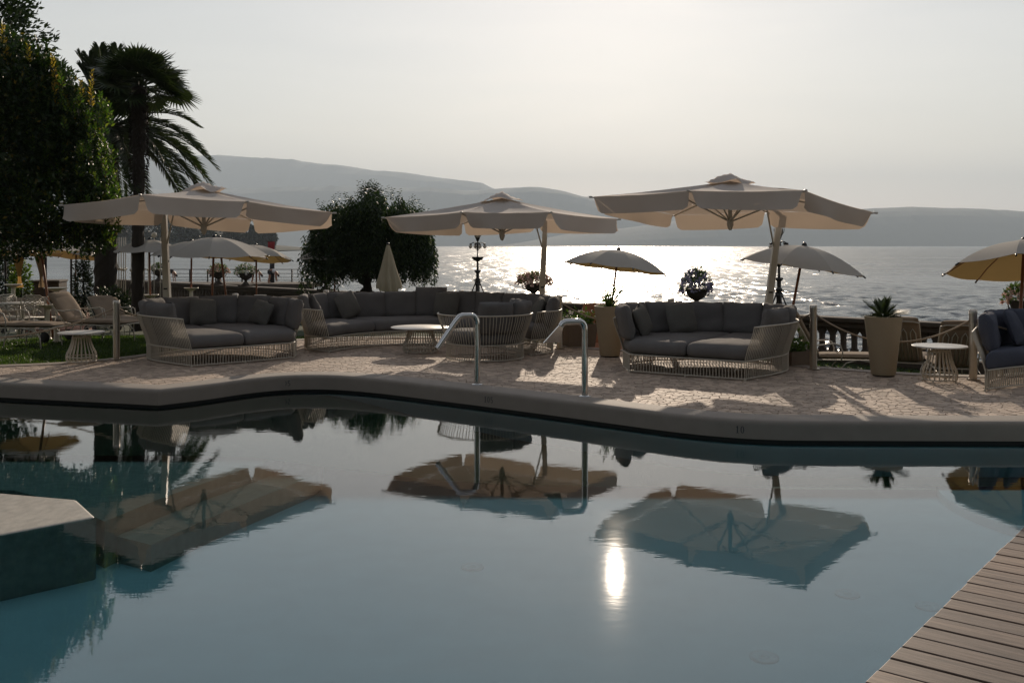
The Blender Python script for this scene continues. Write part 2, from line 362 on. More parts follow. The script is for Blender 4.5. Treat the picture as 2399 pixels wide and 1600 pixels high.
def fill(poly, z, name, m, parent=None, kind=None, flip=False):
    bm = bmesh.new(); vs = [bm.verts.new((p[0], p[1], z)) for p in poly]
    es = [bm.edges.new((vs[i], vs[(i + 1) % len(vs)])) for i in range(len(vs))]
    bmesh.ops.triangle_fill(bm, use_beauty=True, edges=es, normal=(0, 0, 1))
    for f in bm.faces:
        if f.normal.z < 0: f.normal_flip()
    me = bpy.data.meshes.new(name); bm.to_mesh(me); bm.free(); me.materials.append(m)
    o = link(bpy.data.objects.new(name, me))
    if parent is not None: o.parent = parent
    return tag(o, None, None, None, kind)
def pillow(w, h, t, res=9, p=4.0, puff=0.45, wr=0.012, seed=0, sag=0.0):
    """a stuffed cushion standing in x (width) and z (height), its thickness along y"""
    mb = MB(); rows = []
    for face in (-1, 1):
        rows = []
        for i in range(res + 1):
            r_ = []
            for j in range(res + 1):
                u, v = -1 + 2 * j / res, -1 + 2 * i / res
                uu, vv = math.sin(u * math.pi / 2), math.sin(v * math.pi / 2)
                e = (1 - abs(uu) ** p) * (1 - abs(vv) ** p)
                th = (e ** puff)
                k = 1 - 0.05 * (uu * uu * vv * vv)
                nz = mnoise.noise((uu * 2 + seed * 7.1, vv * 2, seed * 3.3 + face)) * wr * 2 + mnoise.noise((uu * 5 + seed, vv * 5, face + seed * 1.7)) * wr
                zz = vv * h / 2 * k + nz * .6 - sag * (1 - uu * uu) * max(0, vv)
                r_.append((uu * w / 2 * k, face * (t / 2 * th + nz * (0.2 + th)), zz))
            rows.append(r_ if face < 0 else r_[::-1])
        mb.grid(rows)
    return mb
def xform(mb, m):
    mb.v = [tuple(m @ Vector(v)) for v in mb.v]; return mb
def mound(poly, prof, zc, crown=0.0, wr=0.006, seed=0):
    """a seat cushion: rings of the plan outline, drawn in by prof[(inset, z)]"""
    c = sum(poly, Vector((0, 0))) / len(poly); mb = MB(); rows = []
    for ins, z in prof:
        r_ = []
        for q in poly:
            dv = c - q; L = dv.length; w = q + dv * min(ins / L, 0.98)
            r_.append((w.x, w.y, z + mnoise.noise((w.x * 4, w.y * 4, seed + z * 3)) * wr))
        rows.append(r_)
    mb.grid(rows, closed_u=True)
    k = len(mb.v); b = len(poly); mb.v.append((c.x, c.y, zc))
    mb.f += [((len(rows) - 1) * b + j, (len(rows) - 1) * b + (j + 1) % b, k) for j in range(b)]
    mb.f.append(tuple(range(b - 1, -1, -1)))
    return mb

# ------------------------------------------------------------------ the setting: pool, terrace, lawn, lake, hills
LAKE_Z, WATER_Z, FLOOR_Z = -1.6, -0.215, -0.66
edge_px = [(-420, 872), (-200, 886), (0, 898), (190, 906.5), (370.6, 915), (484, 903), (581, 889), (668, 881.5), (740, 880.5), (802, 882), (904, 890.6), (1006, 902.5),
           (1108, 914), (1210, 926), (1346, 942.5), (1500, 962), (1580, 971.5), (1650, 978.5), (1721, 984), (1790, 987.5), (1861, 989.3), (2048, 990), (2399, 991), (2900, 992)]
EDGE = [G(x, y).xy for x, y in edge_px]
kc = 4                                             # the sharp corner of the coping
def smooth_run(pts): return chaikin(pts, 2)
EDGE = smooth_run(EDGE[:kc + 1])[:-1] + smooth_run(EDGE[kc:])
def offset(path, dist):
    out = []
    for i, p in enumerate(path):
        a = path[max(i - 1, 0)]; b = path[min(i + 1, len(path) - 1)]
        t1 = (p - a).normalized() if (p - a).length > 1e-6 else (b - p).normalized(); t2 = (b - p).normalized() if (b - p).length > 1e-6 else t1
        n1, n2 = Vector((-t1.y, t1.x)), Vector((-t2.y, t2.x)); nn = (n1 + n2).normalized()
        out.append(p + nn * (dist / max(0.6, nn.dot(n1))))
    k = max(range(1, len(path) - 1), key=lambda i: ((path[i] - path[i - 1]).normalized() - (path[i + 1] - path[i]).normalized()).length)
    if abs(dist) > .02:
        for i in range(len(path)):                  # no loops behind the sharp corner
            if (path[i] - path[k]).length < 1.0 and i != k and min((out[i] - q).length for q in path) < abs(dist) * .985: out[i] = out[k].copy()
    return out
BACK = offset(EDGE, 0.36)
# wood edge on the near side
WA, WB = G(2025, 1600).xy, G(2399, 1233).xy
wdir = (WB - WA).normalized(); wnor = Vector((wdir.y, -wdir.x))          # away from the water
def wood_at(s): return WA + wdir * s
pool_poly = list(EDGE) + [Vector((7.6, 9.7)), wood_at(8.0), wood_at(-7.0), Vector((-12.0, -1.5)), Vector((-12, 13.4))]
pool_poly[len(EDGE)] = wood_at(8.2)

pool = fill(pool_poly, WATER_Z, 'pool_water', M_pool, None, 'structure')
basin = fill(pool_poly, FLOOR_Z, 'pool_basin', M_floor, None, 'structure')
mb = MB(); wp = offset(EDGE, 0.05)
mb.grid([[(p.x, p.y, FLOOR_Z - .05) for p in wp], [(p.x, p.y, -0.02) for p in wp]])
mb.build('pool_wall', M_floor, basin)
mb = MB(); wp2 = offset(EDGE, 0.042)
mb.grid([[(p.x, p.y, WATER_Z - .03) for p in wp2], [(p.x, p.y, -0.18) for p in wp2]])
mb.build('waterline_strip', M_line, basin)
mb = MB(); near = [wood_at(8.2), wood_at(-7.0)]
mb.grid([[(p.x, p.y, FLOOR_Z - .05) for p in near], [(p.x, p.y, -0.03) for p in near]]); mb.build('pool_wall', M_floor, basin)
# shelf and curved steps under water at the left
mb = MB(); sh = [Vector(p) for p in ((-3.0, 7.2), (-3.36, 7.70), (-4.2, 7.95), (-12, 8.4), (-12, 5.2), (-5.0, 5.6), (-3.47, 6.75))]
mb.prism(sh[::-1], FLOOR_Z - .02, -0.207); bevel(mb.build('bathing_shelf', M_shelf, basin), .035, 4)
for k, (z, off_) in enumerate(((-0.31, 0.0), (-0.46, 0.42))):
    arc = [Vector((-3.05 + off_ * .9, 7.45 - off_ * .2)), Vector((-2.85 + off_, 8.2)), Vector((-2.5 + off_, 9.1)), Vector((-2.25 + off_, 9.8)), Vector((-2.45 + off_ * .9, 10.7)), Vector((-3.1 + off_ * .6, 11.5 + off_ * .15))]
    poly = chaikin(arc, 2) + [Vector((-4.3, 12.0)), Vector((-12, 12.6)), Vector((-12, 9.0)), Vector((-4.2, 8.4)), Vector((-3.5, 7.9))]
    mb = MB(); mb.prism(poly, FLOOR_Z - .02 - k * .01, z); mb.build('pool_step', M_step, basin)
mb = MB(); c = G(2250, 1225, -0.62)
arcp = [Vector((5.9 + 1.9 * math.cos(a), 9.0 + 1.9 * math.sin(a))) for a in [R(d) for d in range(120, 330, 8)]]
mb.prism(arcp, FLOOR_Z - .02, -0.58); mb.build('bathing_shelf', M_floor, basin)
for px, py in ((1790, 1541), (1985, 1393), (1107, 1330), (2175, 1422)):
    q = G(px, py, FLOOR_Z); mb = MB(); mb.lathe([(0.085, 0), (0.085, .012), (0.055, .016), (0.05, .008), (0.02, .008), (0.018, .016)], 20, (q.x, q.y, FLOOR_Z)); mb.build('inlet_fitting', M_fit, basin, True)

# coping: one band with a rounded nose
prof = [(0.0, -0.18), (0.0, -0.05), (0.0, -0.022), (0.006, -0.004), (0.020, 0.008), (0.045, 0.013), (0.20, 0.014), (0.36, 0.014), (0.36, -0.03)]
mb = MB(); mb.grid([[(p.x, p.y, z) for p in offset(EDGE, o_)] for o_, z in [(0.30, -0.18)] + prof])
mb.f = [f[::-1] for f in mb.f]
coping = autosmooth(mb.build('pool_coping', M_coping, None, True), 50); tag(coping, kind='structure')
def digit(ch, h):
    mb = MB(); w = 0.5 * h; s = h * 0.11
    def bar(x0, z0, x1, z1): mb.add([(x0, 0, z0), (x1, 0, z0), (x1, 0, z1), (x0, 0, z1)], [(0, 1, 2, 3)])
    if ch == '1':
        bar(-s * .7, 0, s * .7, h); bar(-w * .36, 0, w * .36, s * .6); bar(-w * .32, h * .80, -s * .7, h * .88)
    if ch == '0':
        k = 18; vo = [(math.cos(a) * w / 2, 0, h / 2 + math.sin(a) * h / 2) for a in [2 * math.pi * i / k for i in range(k)]]
        vi = [(math.cos(a) * w * .24, 0, h / 2 + math.sin(a) * h * .43) for a in [2 * math.pi * i / k for i in range(k)]]
        mb.add(vo + vi, [(i, (i + 1) % k, k + (i + 1) % k, k + i) for i in range(k)])
    if ch == '5':
        bar(-w * .38, h - s, w * .40, h); bar(-w * .38, h * .52, -w * .38 + s, h - s)
        k = 14; a0, a1 = R(150), R(-150); aa = [a0 + (a1 - a0) * i / k for i in range(k + 1)]
        vo = [(math.cos(a) * w * .5, 0, h * .32 + math.sin(a) * h * .32) for a in aa]; vi = [(math.cos(a) * w * .26, 0, h * .32 + math.sin(a) * h * .24) for a in aa]
        mb.add(vo + vi, [(i, i + 1, k + 2 + i, k + 1 + i) for i in range(k)])
    return mb
for txt, px, py in (('105', 668, 882), ('105', 1141, 919), ('10', 1733, 985)):
    q = G(px, py).xy; i = min(range(1, len(EDGE) - 1), key=lambda k: (EDGE[k] - q).length)
    t = (EDGE[i + 1] - EDGE[i - 1]).normalized(); nn = Vector((t.y, -t.x)); hh = 0.072
    # nearest point on the edge polyline
    q = EDGE[i] + t * (q - EDGE[i]).dot(t)
    tot = MB()
    for k, ch in enumerate(txt):
        d_ = digit(ch, hh); s0 = (k - (len(txt) - 1) / 2) * hh * .68
        tot.add([(q.x + t.x * (v[0] + s0) + nn.x * .003, q.y + t.y * (v[0] + s0) + nn.y * .003, -0.128 + v[2]) for v in d_.v], d_.f)
    tot.build('depth_marking', M_paint, coping)

# terrace outline and its crazy paving
OUT = chaikin([(-16, 13.1), (-9, 14.25), (-7.3, 14.6), (-6.35, 15.15), (-5.75, 16.4), (-5.0, 17.7), (-3.8, 18.85), (-2.4, 19.2), (-0.8, 19.0), (0.6, 17.75), (1.6, 16.85), (2.9, 16.15), (4.35, 14.35), (6.2, 13.25), (7.2, 13.9), (9.5, 13.6), (14, 12.6)], 2)
deck_poly = [Vector(p) for p in BACK] + OUT[::-1]
terrace = fill([p for p in offset(EDGE, 0.30)] + OUT[::-1], -0.016, 'terrace', M_grout, None, 'structure')
def edging_band():
    mb = MB(); ins = offset(OUT, -0.24)
    mb.grid([[(p.x, p.y, -0.35) for p in OUT], [(p.x, p.y, 0.010) for p in OUT], [(p.x, p.y, 0.012) for p in ins], [(p.x, p.y, -0.015) for p in ins]]); return mb
edging_band().build('edging', M_edging, terrace)
def clip(poly, a, nrm):
    out = []; k = len(poly)
    for i in range(k):
        p, q = poly[i], poly[(i + 1) % k]; dp, dq = (p - a).dot(nrm), (q - a).dot(nrm)
        if dp <= 0: out.append(p)
        if (dp <= 0) != (dq <= 0): out.append(p.lerp(q, dp / (dp - dq)))
    return out
def paving():
    s = 0.086; x0, y0, nx, ny = -9.6, 9.6, 188, 114; pts = {}
    for i in range(nx):
        for j in range(ny):
            pts[i, j] = Vector((x0 + (i + .5 * (j % 2) + rng.uniform(-.46, .46)) * s * 1.2, y0 + (j + rng.uniform(-.42, .42)) * s))
    cells = []
    for (i, j), c in pts.items():
        if abs(c.x) > c.y * .66 or not inside(c, deck_poly): continue
        poly = [c + Vector(v) * s * 2.0 for v in ((-1, -1), (1, -1), (1, 1), (-1, 1))]
        for di in range(-3, 4):
            for dj in range(-3, 4):
                q = pts.get((i + di, j + dj))
                if q is None or (di == 0 and dj == 0): continue
                dv = q - c; L = dv.length
                if L > s * 3.6: continue
                poly = clip(poly, c + dv * (0.5 - 0.0028 / L), dv / L)
                if len(poly) < 3: break
            if len(poly) < 3: break
        if len(poly) >= 3: cells.append((c, poly))
    # pieces that show largest: nearest to the camera and inside the frame
    vis = sorted([k for k in range(len(cells)) if abs(cells[k][0].x) < cells[k][0].y * 0.52], key=lambda k: cells[k][0].y)
    big = set(vis[:300]); rest = MB()
    for k, (c, poly) in enumerate(cells):
        z1 = 0.0 + rng.uniform(-.003, .003); tx, ty = rng.uniform(-.012, .012), rng.uniform(-.012, .012)
        mb = MB() if k in big else None
        kk = len(poly); cc = sum(poly, Vector((0, 0))) / kk
        loc = cc if mb is not None else Vector((0, 0))
        vs = []
        for ins, z in ((0.0, -0.02), (0.0, -0.006), (0.004, 0.0)):
            for q in poly:
                dv = cc - q; w = q + dv.normalized() * min(ins, dv.length * .4)
                vs.append((w.x - loc.x, w.y - loc.y, z + (z1 + (w.x - cc.x) * tx + (w.y - cc.y) * ty if z > -.01 else 0)))
        fs = [(r_ * kk + i, r_ * kk + (i + 1) % kk, (r_ + 1) * kk + (i + 1) % kk, (r_ + 1) * kk + i) for r_ in range(2) for i in range(kk)] + [tuple(2 * kk + i for i in range(kk))]
        if mb is not None:
            mb.add(vs, fs); o = mb.build('paving_stone', M_stone, terrace); o.location = (loc.x, loc.y, 0)
        else: rest.add(vs, fs)
    rest.build('paving_stones', M_stone, terrace, kind='stuff')
paving()

# wooden deck at the near right
wdeck = MB(); base = [wood_at(-4.5) + wnor * .08, wood_at(8.2) + wnor * .08, wood_at(8.2) + wnor * 4.5, wood_at(-4.5) + wnor * 4.5]
wdeck.prism(base[::-1], -0.30, -0.045); wd = wdeck.build('wooden_deck', M_grout, None); tag(wd, kind='structure')
pm = MB(); pm.box((2.2, 0.0725, -0.013), (4.4, 0.1405, 0.028))
pme = pm.mesh('plank', M_plank); ang = math.atan2(wnor.y, wnor.x)
for k in range(-8, 40):
    s0 = 0.012 + 0.1525 * k; q = wood_at(s0) + wnor * rng.uniform(-.006, .004)
    o = link(bpy.data.objects.new('plank', pme)); o.parent = wd; o.location = (q.x, q.y, rng.uniform(-.002, .002)); o.rotation_euler = (0, 0, ang)
    o.scale = (1, 1, 1)
    if k == -8: bevel(o, .004, 2)
    else: bevel(o, .004, 2)

# lawn
def wall_d(X): return 25.91 - 0.959 * X            # line of the balustrade by the lake
def lawn_z(X, Y):
    s_ = max(sstep(X, -5.0, 0.5), sstep(Y, 17.5, 28)); return -0.045 - 0.50 * s_
def lawn():
    mb = MB(); rows = []
    for i in range(61):
        X = -30 + 50 * i / 60; r_ = []; y1 = min(wall_d(X) + .15, 62)
        for j in range(31):
            Y = 9.5 + (y1 - 9.5) * j / 30; z = lawn_z(X, Y)
            if inside((X, Y), OUT + [Vector((14, 9)), Vector((-16, 9))]): z = min(z, -0.25)
            r_.append((X, Y, z))
        rows.append(r_)
    mb.grid(rows); mb.f = [f[::-1] for f in mb.f]; return mb
lw = lawn().build('lawn', M_lawn, None, True); tag(lw, kind='structure')
def grass():
    P = []
    regions = [((-9.6, -5.6, 14.2, 21.5), 52000), ((-5.6, -3.0, 17.3, 20.5), 6000), ((3.4, 9.4, 14.0, 20.5), 20000), ((0.2, 3.0, 17.2, 20.5), 8000)]
    pts = []
    dp = OUT + [Vector((14, 9)), Vector((-16, 9))]
    for (xa, xb, ya, yb), n in regions:
        for _ in range(n):
            x, y = rng.uniform(xa, xb), rng.uniform(ya, yb)
            if y < 19.5 and inside((x, y), dp): continue
            if y > wall_d(x) - .2: continue
            pts.append((x, y, lawn_z(x, y) - .005))
    P = np.array(pts); d = rand_dirs(len(P), 1.7); d[:, 2] = np.abs(d[:, 2])
    o = leaves('grass', P, d, nrg.uniform(.03, .065, len(P)), M_grassb, None, width=.22, fold=.02)
    tag(o, 'short green grass of the lawn behind the terrace', 'grass', kind='stuff')
grass()
red = MB(); rp = [D(128, 704, 26), D(215, 704, 26), D(196, 673, 36), D(120, 673, 36)]
red.prism([(p.x, p.y) for p in [D(60, 706, 25.5), D(222, 712, 25.5), D(200, 672, 38), D(60, 672, 38)]], -0.6, -0.40)
tag(red.build('gravel_path', M_path), kind='structure')

# lake
def lake():
    ds = [14.0]
    while ds[-1] < 320: ds.append(ds[-1] + max(.07, ds[-1] ** 2 * 1.1e-4))
    ds = np.array(ds); us = np.arange(-.78, .7801, .0023); X = us[None, :] * ds[:, None]; Y = np.repeat(ds[:, None], len(us), 1); Z = np.zeros_like(X)
    sp = np.maximum(ds * .0022, np.gradient(ds))[:, None]
    for _ in range(90):
        lam = math.exp(rng.uniform(math.log(.35), math.log(3.2))); th = math.pi / 2 + 0.30 + rng.gauss(0, .70); k = 2 * math.pi / lam; amp = .029 / k
        fade = np.clip((lam / sp - 2.0) / 1.5, 0, 1); ph = k * (X * math.cos(th) + Y * math.sin(th)) + rng.uniform(0, 6.28)
        Z += amp * fade * (np.sin(ph) + .25 * np.sin(2 * ph + 1.3))
    Z *= np.clip((us[-1] - np.abs(us)) / .10, 0, 1)[None, :]; Z[-12:] *= np.linspace(1, 0, 12)[:, None]; Z += LAKE_Z; V = np.stack([X, Y, Z], 2).reshape(-1, 3); a, b = X.shape
    i = np.arange(a - 1)[:, None] * b + np.arange(b - 1)[None, :]; Fq = np.stack([i, i + 1, i + b + 1, i + b], 2).reshape(-1, 4)
    o = np_mesh('lake', V, Fq, M_lake); o.data.polygons.foreach_set('use_smooth', [True] * len(o.data.polygons)); tag(o, kind='structure')
    x1 = ds[-1] * us[-1]; far = MB(); e = ds[-1]
    far.add([(-x1, e, LAKE_Z), (x1, e, LAKE_Z), (30000, 30000, LAKE_Z), (-30000, 30000, LAKE_Z), (-30000, 11, LAKE_Z), (30000, 11, LAKE_Z), (-us[-1] * 14, 14, LAKE_Z), (us[-1] * 14, 14, LAKE_Z)],
            [(0, 1, 2, 3), (4, 6, 0, 3), (7, 5, 2, 1), (4, 5, 7, 6)])
    far.build('far_water', M_lake, o)
lake()

# hills across the lake, each ridge a body of land
def ridge(name, d0, prof, depth, seed, amp):
    """prof: crest pixels (x, y) of the photograph, laid at the distance d0 + depth/2"""
    cr = d0 + depth * .5; mb = MB(); rows = []; n = 160
    xs = [p[0] for p in prof]; xa, xb = xs[0], xs[-1]
    for i in range(n + 1):
        x = xa + (xb - xa) * i / n; k = max(j for j in range(len(xs)) if xs[j] <= x); k = min(k, len(xs) - 2)
        w = (x - xs[k]) / (xs[k + 1] - xs[k]); w = w * w * (3 - 2 * w) * .5 + w * .5; y = prof[k][1] * (1 - w) + prof[k + 1][1] * w
        hz = max(H + (HY - y) / F * cr, LAKE_Z + .5); X = (x - CX) / F; r_ = []
        for j in range(13):
            v = j / 12; Y = d0 + depth * v; s_ = math.sin(math.pi * v) ** .85
            nz = (mnoise.noise((x * .012, v * 4, seed)) + .5 * mnoise.noise((x * .04, v * 9, seed + 5)) + .3 * mnoise.noise((x * .12, v * 20, seed + 9))) * amp
            z = LAKE_Z - 3 + (hz - LAKE_Z + 3) * s_ + nz * hz * s_ * (1 if j != 6 else .25)
            r_.append((X * cr * (1 + (v - .5) * .05), Y, z))
        rows.append(r_)
    mb.grid(rows); o = mb.build(name, M_hill, None, False); return tag(o, kind='structure')
ridge('hills', 9000, [(-700, 300), (100, 330), (300, 352), (490, 364), (640, 372), (760, 384), (900, 401), (1040, 416), (1120, 430), (1160, 444), (1260, 480), (1500, 540), (1700, 577)], 3000, 1.0, .05)
ridge('hills', 6800, [(-500, 430), (200, 440), (480, 448), (700, 440), (950, 440), (1100, 447), (1190, 441), (1260, 438), (1310, 445), (1370, 462), (1420, 474), (1500, 492), (1650, 503), (1800, 520), (2000, 577)], 2200, 2.0, .05)
ridge('hills', 5600, [(1150, 577), (1400, 540), (1700, 505), (1850, 499), (1960, 493), (2050, 488), (2130, 485), (2250, 488), (2330, 493), (2399, 498), (2700, 520), (3100, 560)], 1800, 3.0, .05)
# dark slope added out of view behind the camera to cut frontal skylight
hs = MB(); rows = []
for i in range(41):
    a = R(180 + 180 * i / 40); ca_, sa_ = math.cos(a), math.sin(a); r_ = []
    for j in range(13):
        q = 26 + 150 * (j / 12) ** 1.3; z = -.6 + 74 * sstep(j / 12, 0, 1) + 3.0 * mnoise.noise((ca_ * q * .05, sa_ * q * .05, 4)) * (j > 0)
        r_.append((ca_ * q * 1.25, sa_ * q - 4, z if j else -.6))
    rows.append(r_)
hs.grid(rows); tag(hs.build('skylight_blocker', M_hill, None, False), kind='structure')
gp = MB(); gp.add([(-40, -32, -.5), (40, -32, -.5), (40, 10, -.5), (14, 10, -.5), (14, -3.5, -.5), (-14, -3.5, -.5), (-14, 10, -.5), (-40, 10, -.5)], [(0, 1, 4, 5), (1, 2, 3, 4), (0, 5, 6, 7)]); tag(gp.build('garden_ground', M_lawn), kind='structure')
# air over the lake
hz = MB(); hz.box((0, 8200, 590), (30000, 17000, 1190))
mh, hn, hl = nodes_of('haze'); hn.remove(hn['Principled BSDF'])
pv = hn.new('ShaderNodeVolumePrincipled'); pv.inputs['Color'].default_value = (0.80, 0.905, 1.0, 1); pv.inputs['Density'].default_value = 1.25e-4
pv.inputs['Anisotropy'].default_value = 0.05
hl.new(pv.outputs[0], hn['Material Output'].inputs['Volume'])
hazeo = hz.build('haze', mh); tag(hazeo, kind='stuff')

# ------------------------------------------------------------------ wire sofas and tables
def flare(z): t = min(max((z - .25) / .45, 0), 1); return .14 * (t * t * (3 - 2 * t) * .55 + t * .45)
ZT = 0.70
def sofa(name, label, cat, outer, inner, shell=(0.0, 1.0), seats=2, backs=(0.06, 1.0, 7), pil=(), mats=None, cushion_h=0.50, big=(), wire_r=0.0072, end_pillow=None, group=None):
    oc = Path(outer); ic = Path(inner)                # inner runs from the same end to the same end as outer
    base = oc.at(0.5).lerp(ic.at(.5), .5); T = thing(name, label, cat, (base.x, base.y, 0), group)
    mc, mp = mats or (M_fab, M_fab2)
    cen = base
    def nrm(t):
        d_ = oc.tan(t); n_ = Vector((d_.y, -d_.x)); tt = min(max(t, .10), .90)
        w_ = oc.tan(tt); w_ = Vector((w_.y, -w_.x)); return n_ if w_.dot(oc.at(tt) - ic.at(tt)) >= 0 else -n_
    # cage of thin upright wires
    mb = MB(); k = max(6, int(oc.L * (shell[1] - shell[0]) / .043))
    for i in range(k + 1):
        t = shell[0] + (shell[1] - shell[0]) * i / k; p = oc.at(t); n_ = nrm(t)
        mb.tube([(p.x + n_.x * flare(z), p.y + n_.y * flare(z), z) for z in (.025, .25, .38, .50, .61, ZT)], wire_r, 4, cap=False)
    for t0, t1 in ((0, shell[0]), (shell[1], 1)):
        kk = int(oc.L * (t1 - t0) / .043)
        for i in range(1, kk + 1):
            p = oc.at(t0 + (t1 - t0) * i / (kk + .01)); mb.tube([(p.x, p.y, .025), (p.x, p.y, .25)], wire_r, 4, cap=False)
    kk = int(ic.L / .043)
    for i in range(kk + 1):
        p = ic.at(i / kk); mb.tube([(p.x, p.y, .025), (p.x, p.y, .25)], wire_r, 4, cap=False)
    mb.build('wire_cage', M_wire, T, True, True, kind='stuff')
    # rails
    ts = [i / 60 for i in range(61)]
    for nm, z, full in (('base_rail', .025, True), ('seat_rail', .25, True), ('top_rail', ZT, False)):
        mb = MB()
        if full:
            loop = [oc.at(t) for t in ts] + [ic.at(1 - t) for t in ts[1:-1]]
            mb.tube([(p.x, p.y, z) for p in loop], .010, 5, closed=True)
        else:
            pts = []
            for i in range(61):
                t = shell[0] + (shell[1] - shell[0]) * i / 60; p = oc.at(t); n_ = nrm(t); pts.append((p.x + n_.x * flare(z), p.y + n_.y * flare(z), z))
            mb.tube(pts, .012, 6)
        mb.build(nm, M_wire, T, True, True)
    for p in (oc.at(0), oc.at(1), oc.at(.33), oc.at(.66), ic.at(.5)):
        mb = MB(); mb.tube([(p.x, p.y, 0), (p.x, p.y, .03)], .016, 6); mb.build('foot', M_wire, T, False, True)
    mb = MB(); loop = [oc.at(t) for t in ts] + [ic.at(1 - t) for t in ts[1:-1]]
    # seat deck and cushions
    for i in range(seats):
        a, b = i / seats, (i + 1) / seats; u = [a + (b - a) * j / 16 for j in range(17)]
        fr = [ic.at(t) for t in u]; bk = [oc.at(t) for t in u]
        poly = fr + bk[::-1]; c = sum(poly, Vector((0, 0))) / len(poly)
        # dense even outline
        cl = Path(poly + [poly[0]]); m_ = 64; ring = [cl.at(j / m_) for j in range(m_)]
        ring = chaikin(ring, 1, True); g_ = (c - ring[0]).length
        ring = [q + (c - q).normalized() * .012 for q in ring]
        prof = [(.05, .262), (.012, .275), (-.012, .31), (-.016, .36), (.0, .405), (.03, .432), (.09, .452), (.20, .466)]
        mound(ring, prof, .472, seed=i * 3.1 + base.x, wr=.010).build('seat_cushion', mc, T, True, True)
        sl = MB(); sl.prism([(q.x, q.y) for q in ring[::4]], .235, .258); sl.build('seat_deck', M_wire, T, False, True)
    # upright back cushions
    s0, s1, nb_ = backs
    for i in range(nb_):
        t = s0 + (s1 - s0) * (i + .5) / nb_; w = oc.L * (s1 - s0) / nb_ * 1.06; n_ = nrm(t); hh = cushion_h + (0.07 if i in big else 0) + rng.uniform(-.012, .012)
        p = oc.at(t) - n_ * .055; th = math.atan2(n_.y, n_.x) - math.pi / 2
        m_ = Matrix.Translation((p.x, p.y, .425)) @ Matrix.Rotation(th + rng.uniform(-.03, .03), 4, 'Z') @ Matrix.Rotation(-.17 + rng.uniform(-.02, .02), 4, 'X') @ Matrix.Translation((0, 0, hh / 2))
        xform(pillow(w, hh, .19, 12, 6.0, .40, .012, rng.random() * 50, .015), m_).build('back_cushion', mc, T, True, True)
    for (t, off_, rot, tilt, sz, alt) in pil:
        n_ = nrm(t); p = oc.at(t) - n_ * off_; th = math.atan2(n_.y, n_.x) - math.pi / 2
        m_ = Matrix.Translation((p.x, p.y, .455)) @ Matrix.Rotation(th + rot, 4, 'Z') @ Matrix.Rotation(-.34, 4, 'X') @ Matrix.Rotation(tilt, 4, 'Y') @ Matrix.Translation((0, 0, sz * (.5 + .12 * abs(math.sin(2 * tilt)))))
        xform(pillow(sz, sz, .17, 11, 2.6, .55, .014, rng.random() * 50), m_).build('throw_pillow', mp if alt else mc, T, True, True)
    return T
V2 = lambda *a: [Vector(p) for p in a]
# left day bed
sofa('daybed', 'grey wire day bed under the leftmost square parasol, two pillows on it', 'sofa',
     chaikin([(-4.61, 14.32), (-5.68, 15.22), (-5.75, 16.15), (-5.15, 16.72), (-4.2, 16.80), (-3.45, 16.05), (-3.38, 15.42)], 2), V2((-4.61, 14.32), (-3.99, 14.84), (-3.38, 15.42)),
     shell=(0, .90), backs=(.09, .96, 8), pil=((.52, .36, -.05, .05, .44, 1), (.78, .40, .35, .22, .40, 1)))
# right day bed
sofa('daybed', 'grey wire day bed right of the tall tapered planter, sunlit patches on its seat', 'sofa',
     chaikin([(3.01, 12.87), (3.84, 13.72), (3.98, 14.5), (3.35, 15.1), (2.3, 15.12), (1.58, 14.62), (1.62, 13.74)], 2), V2((3.01, 12.87), (2.36, 13.27), (1.62, 13.74)),
     shell=(0, .90), backs=(.09, .97, 8), pil=((.66, .40, .1, -.06, .46, 1), (.88, .36, -.35, -.25, .42, 1), (.24, .32, .2, .1, .42, 0)))
# long curved sofa
sofa('curved_sofa', 'long curved grey sofa wrapped round the round coffee table', 'sofa',
     chaikin([(-2.99, 16.25), (-3.45, 16.62), (-3.62, 17.35), (-3.05, 18.15), (-2.0, 18.52), (-.85, 18.48), (.15, 17.95), (.62, 17.1), (.72, 16.20), (.30, 15.78)], 2),
     chaikin([(-2.99, 16.25), (-2.75, 16.85), (-2.35, 17.35), (-1.75, 17.58), (-1.0, 17.55), (-.45, 17.25), (.05, 16.6), (.30, 15.78)], 2),
     seats=4, backs=(.085, .945, 12), big=(5,), pil=((.12, .25, .3, .2, .46, 0), (.275, .36, .15, -.30, .46, 1), (.52, .33, 0, .05, .46, 1), (.86, .3, 0, .1, .44, 1)))
# armchair seen from behind
ca, ra, th0 = Vector((-.42, 15.50)), .60, R(118)
outer = [ca + Vector((math.cos(a), math.sin(a))) * ra for a in [th0 + R(52) + R(256) * i / 24 for i in range(25)]]
sofa('wire_armchair', 'round backed wire armchair seen from behind, facing the curved sofa', 'armchair', outer, [outer[0], outer[0].lerp(outer[-1], .5), outer[-1]],
     seats=1, backs=(.36, .94, 3), cushion_h=.50)
# sofa cut by the right edge
sofa('curved_sofa', 'navy grey wire sofa cut off by the right edge of the picture', 'sofa',
     chaikin([(5.69, 11.97), (6.0, 12.55), (6.28, 13.05), (6.9, 13.45), (8.0, 13.5), (9.4, 13.1)], 2), chaikin([(5.69, 11.97), (6.1, 12.25), (6.6, 12.5), (7.4, 12.55), (9.0, 12.2)], 2),
     seats=2, backs=(.10, .98, 6), mats=(M_fab3, M_fab2), pil=((.27, .34, .15, .12, .48, 0), (.5, .34, .1, -.1, .46, 0)))

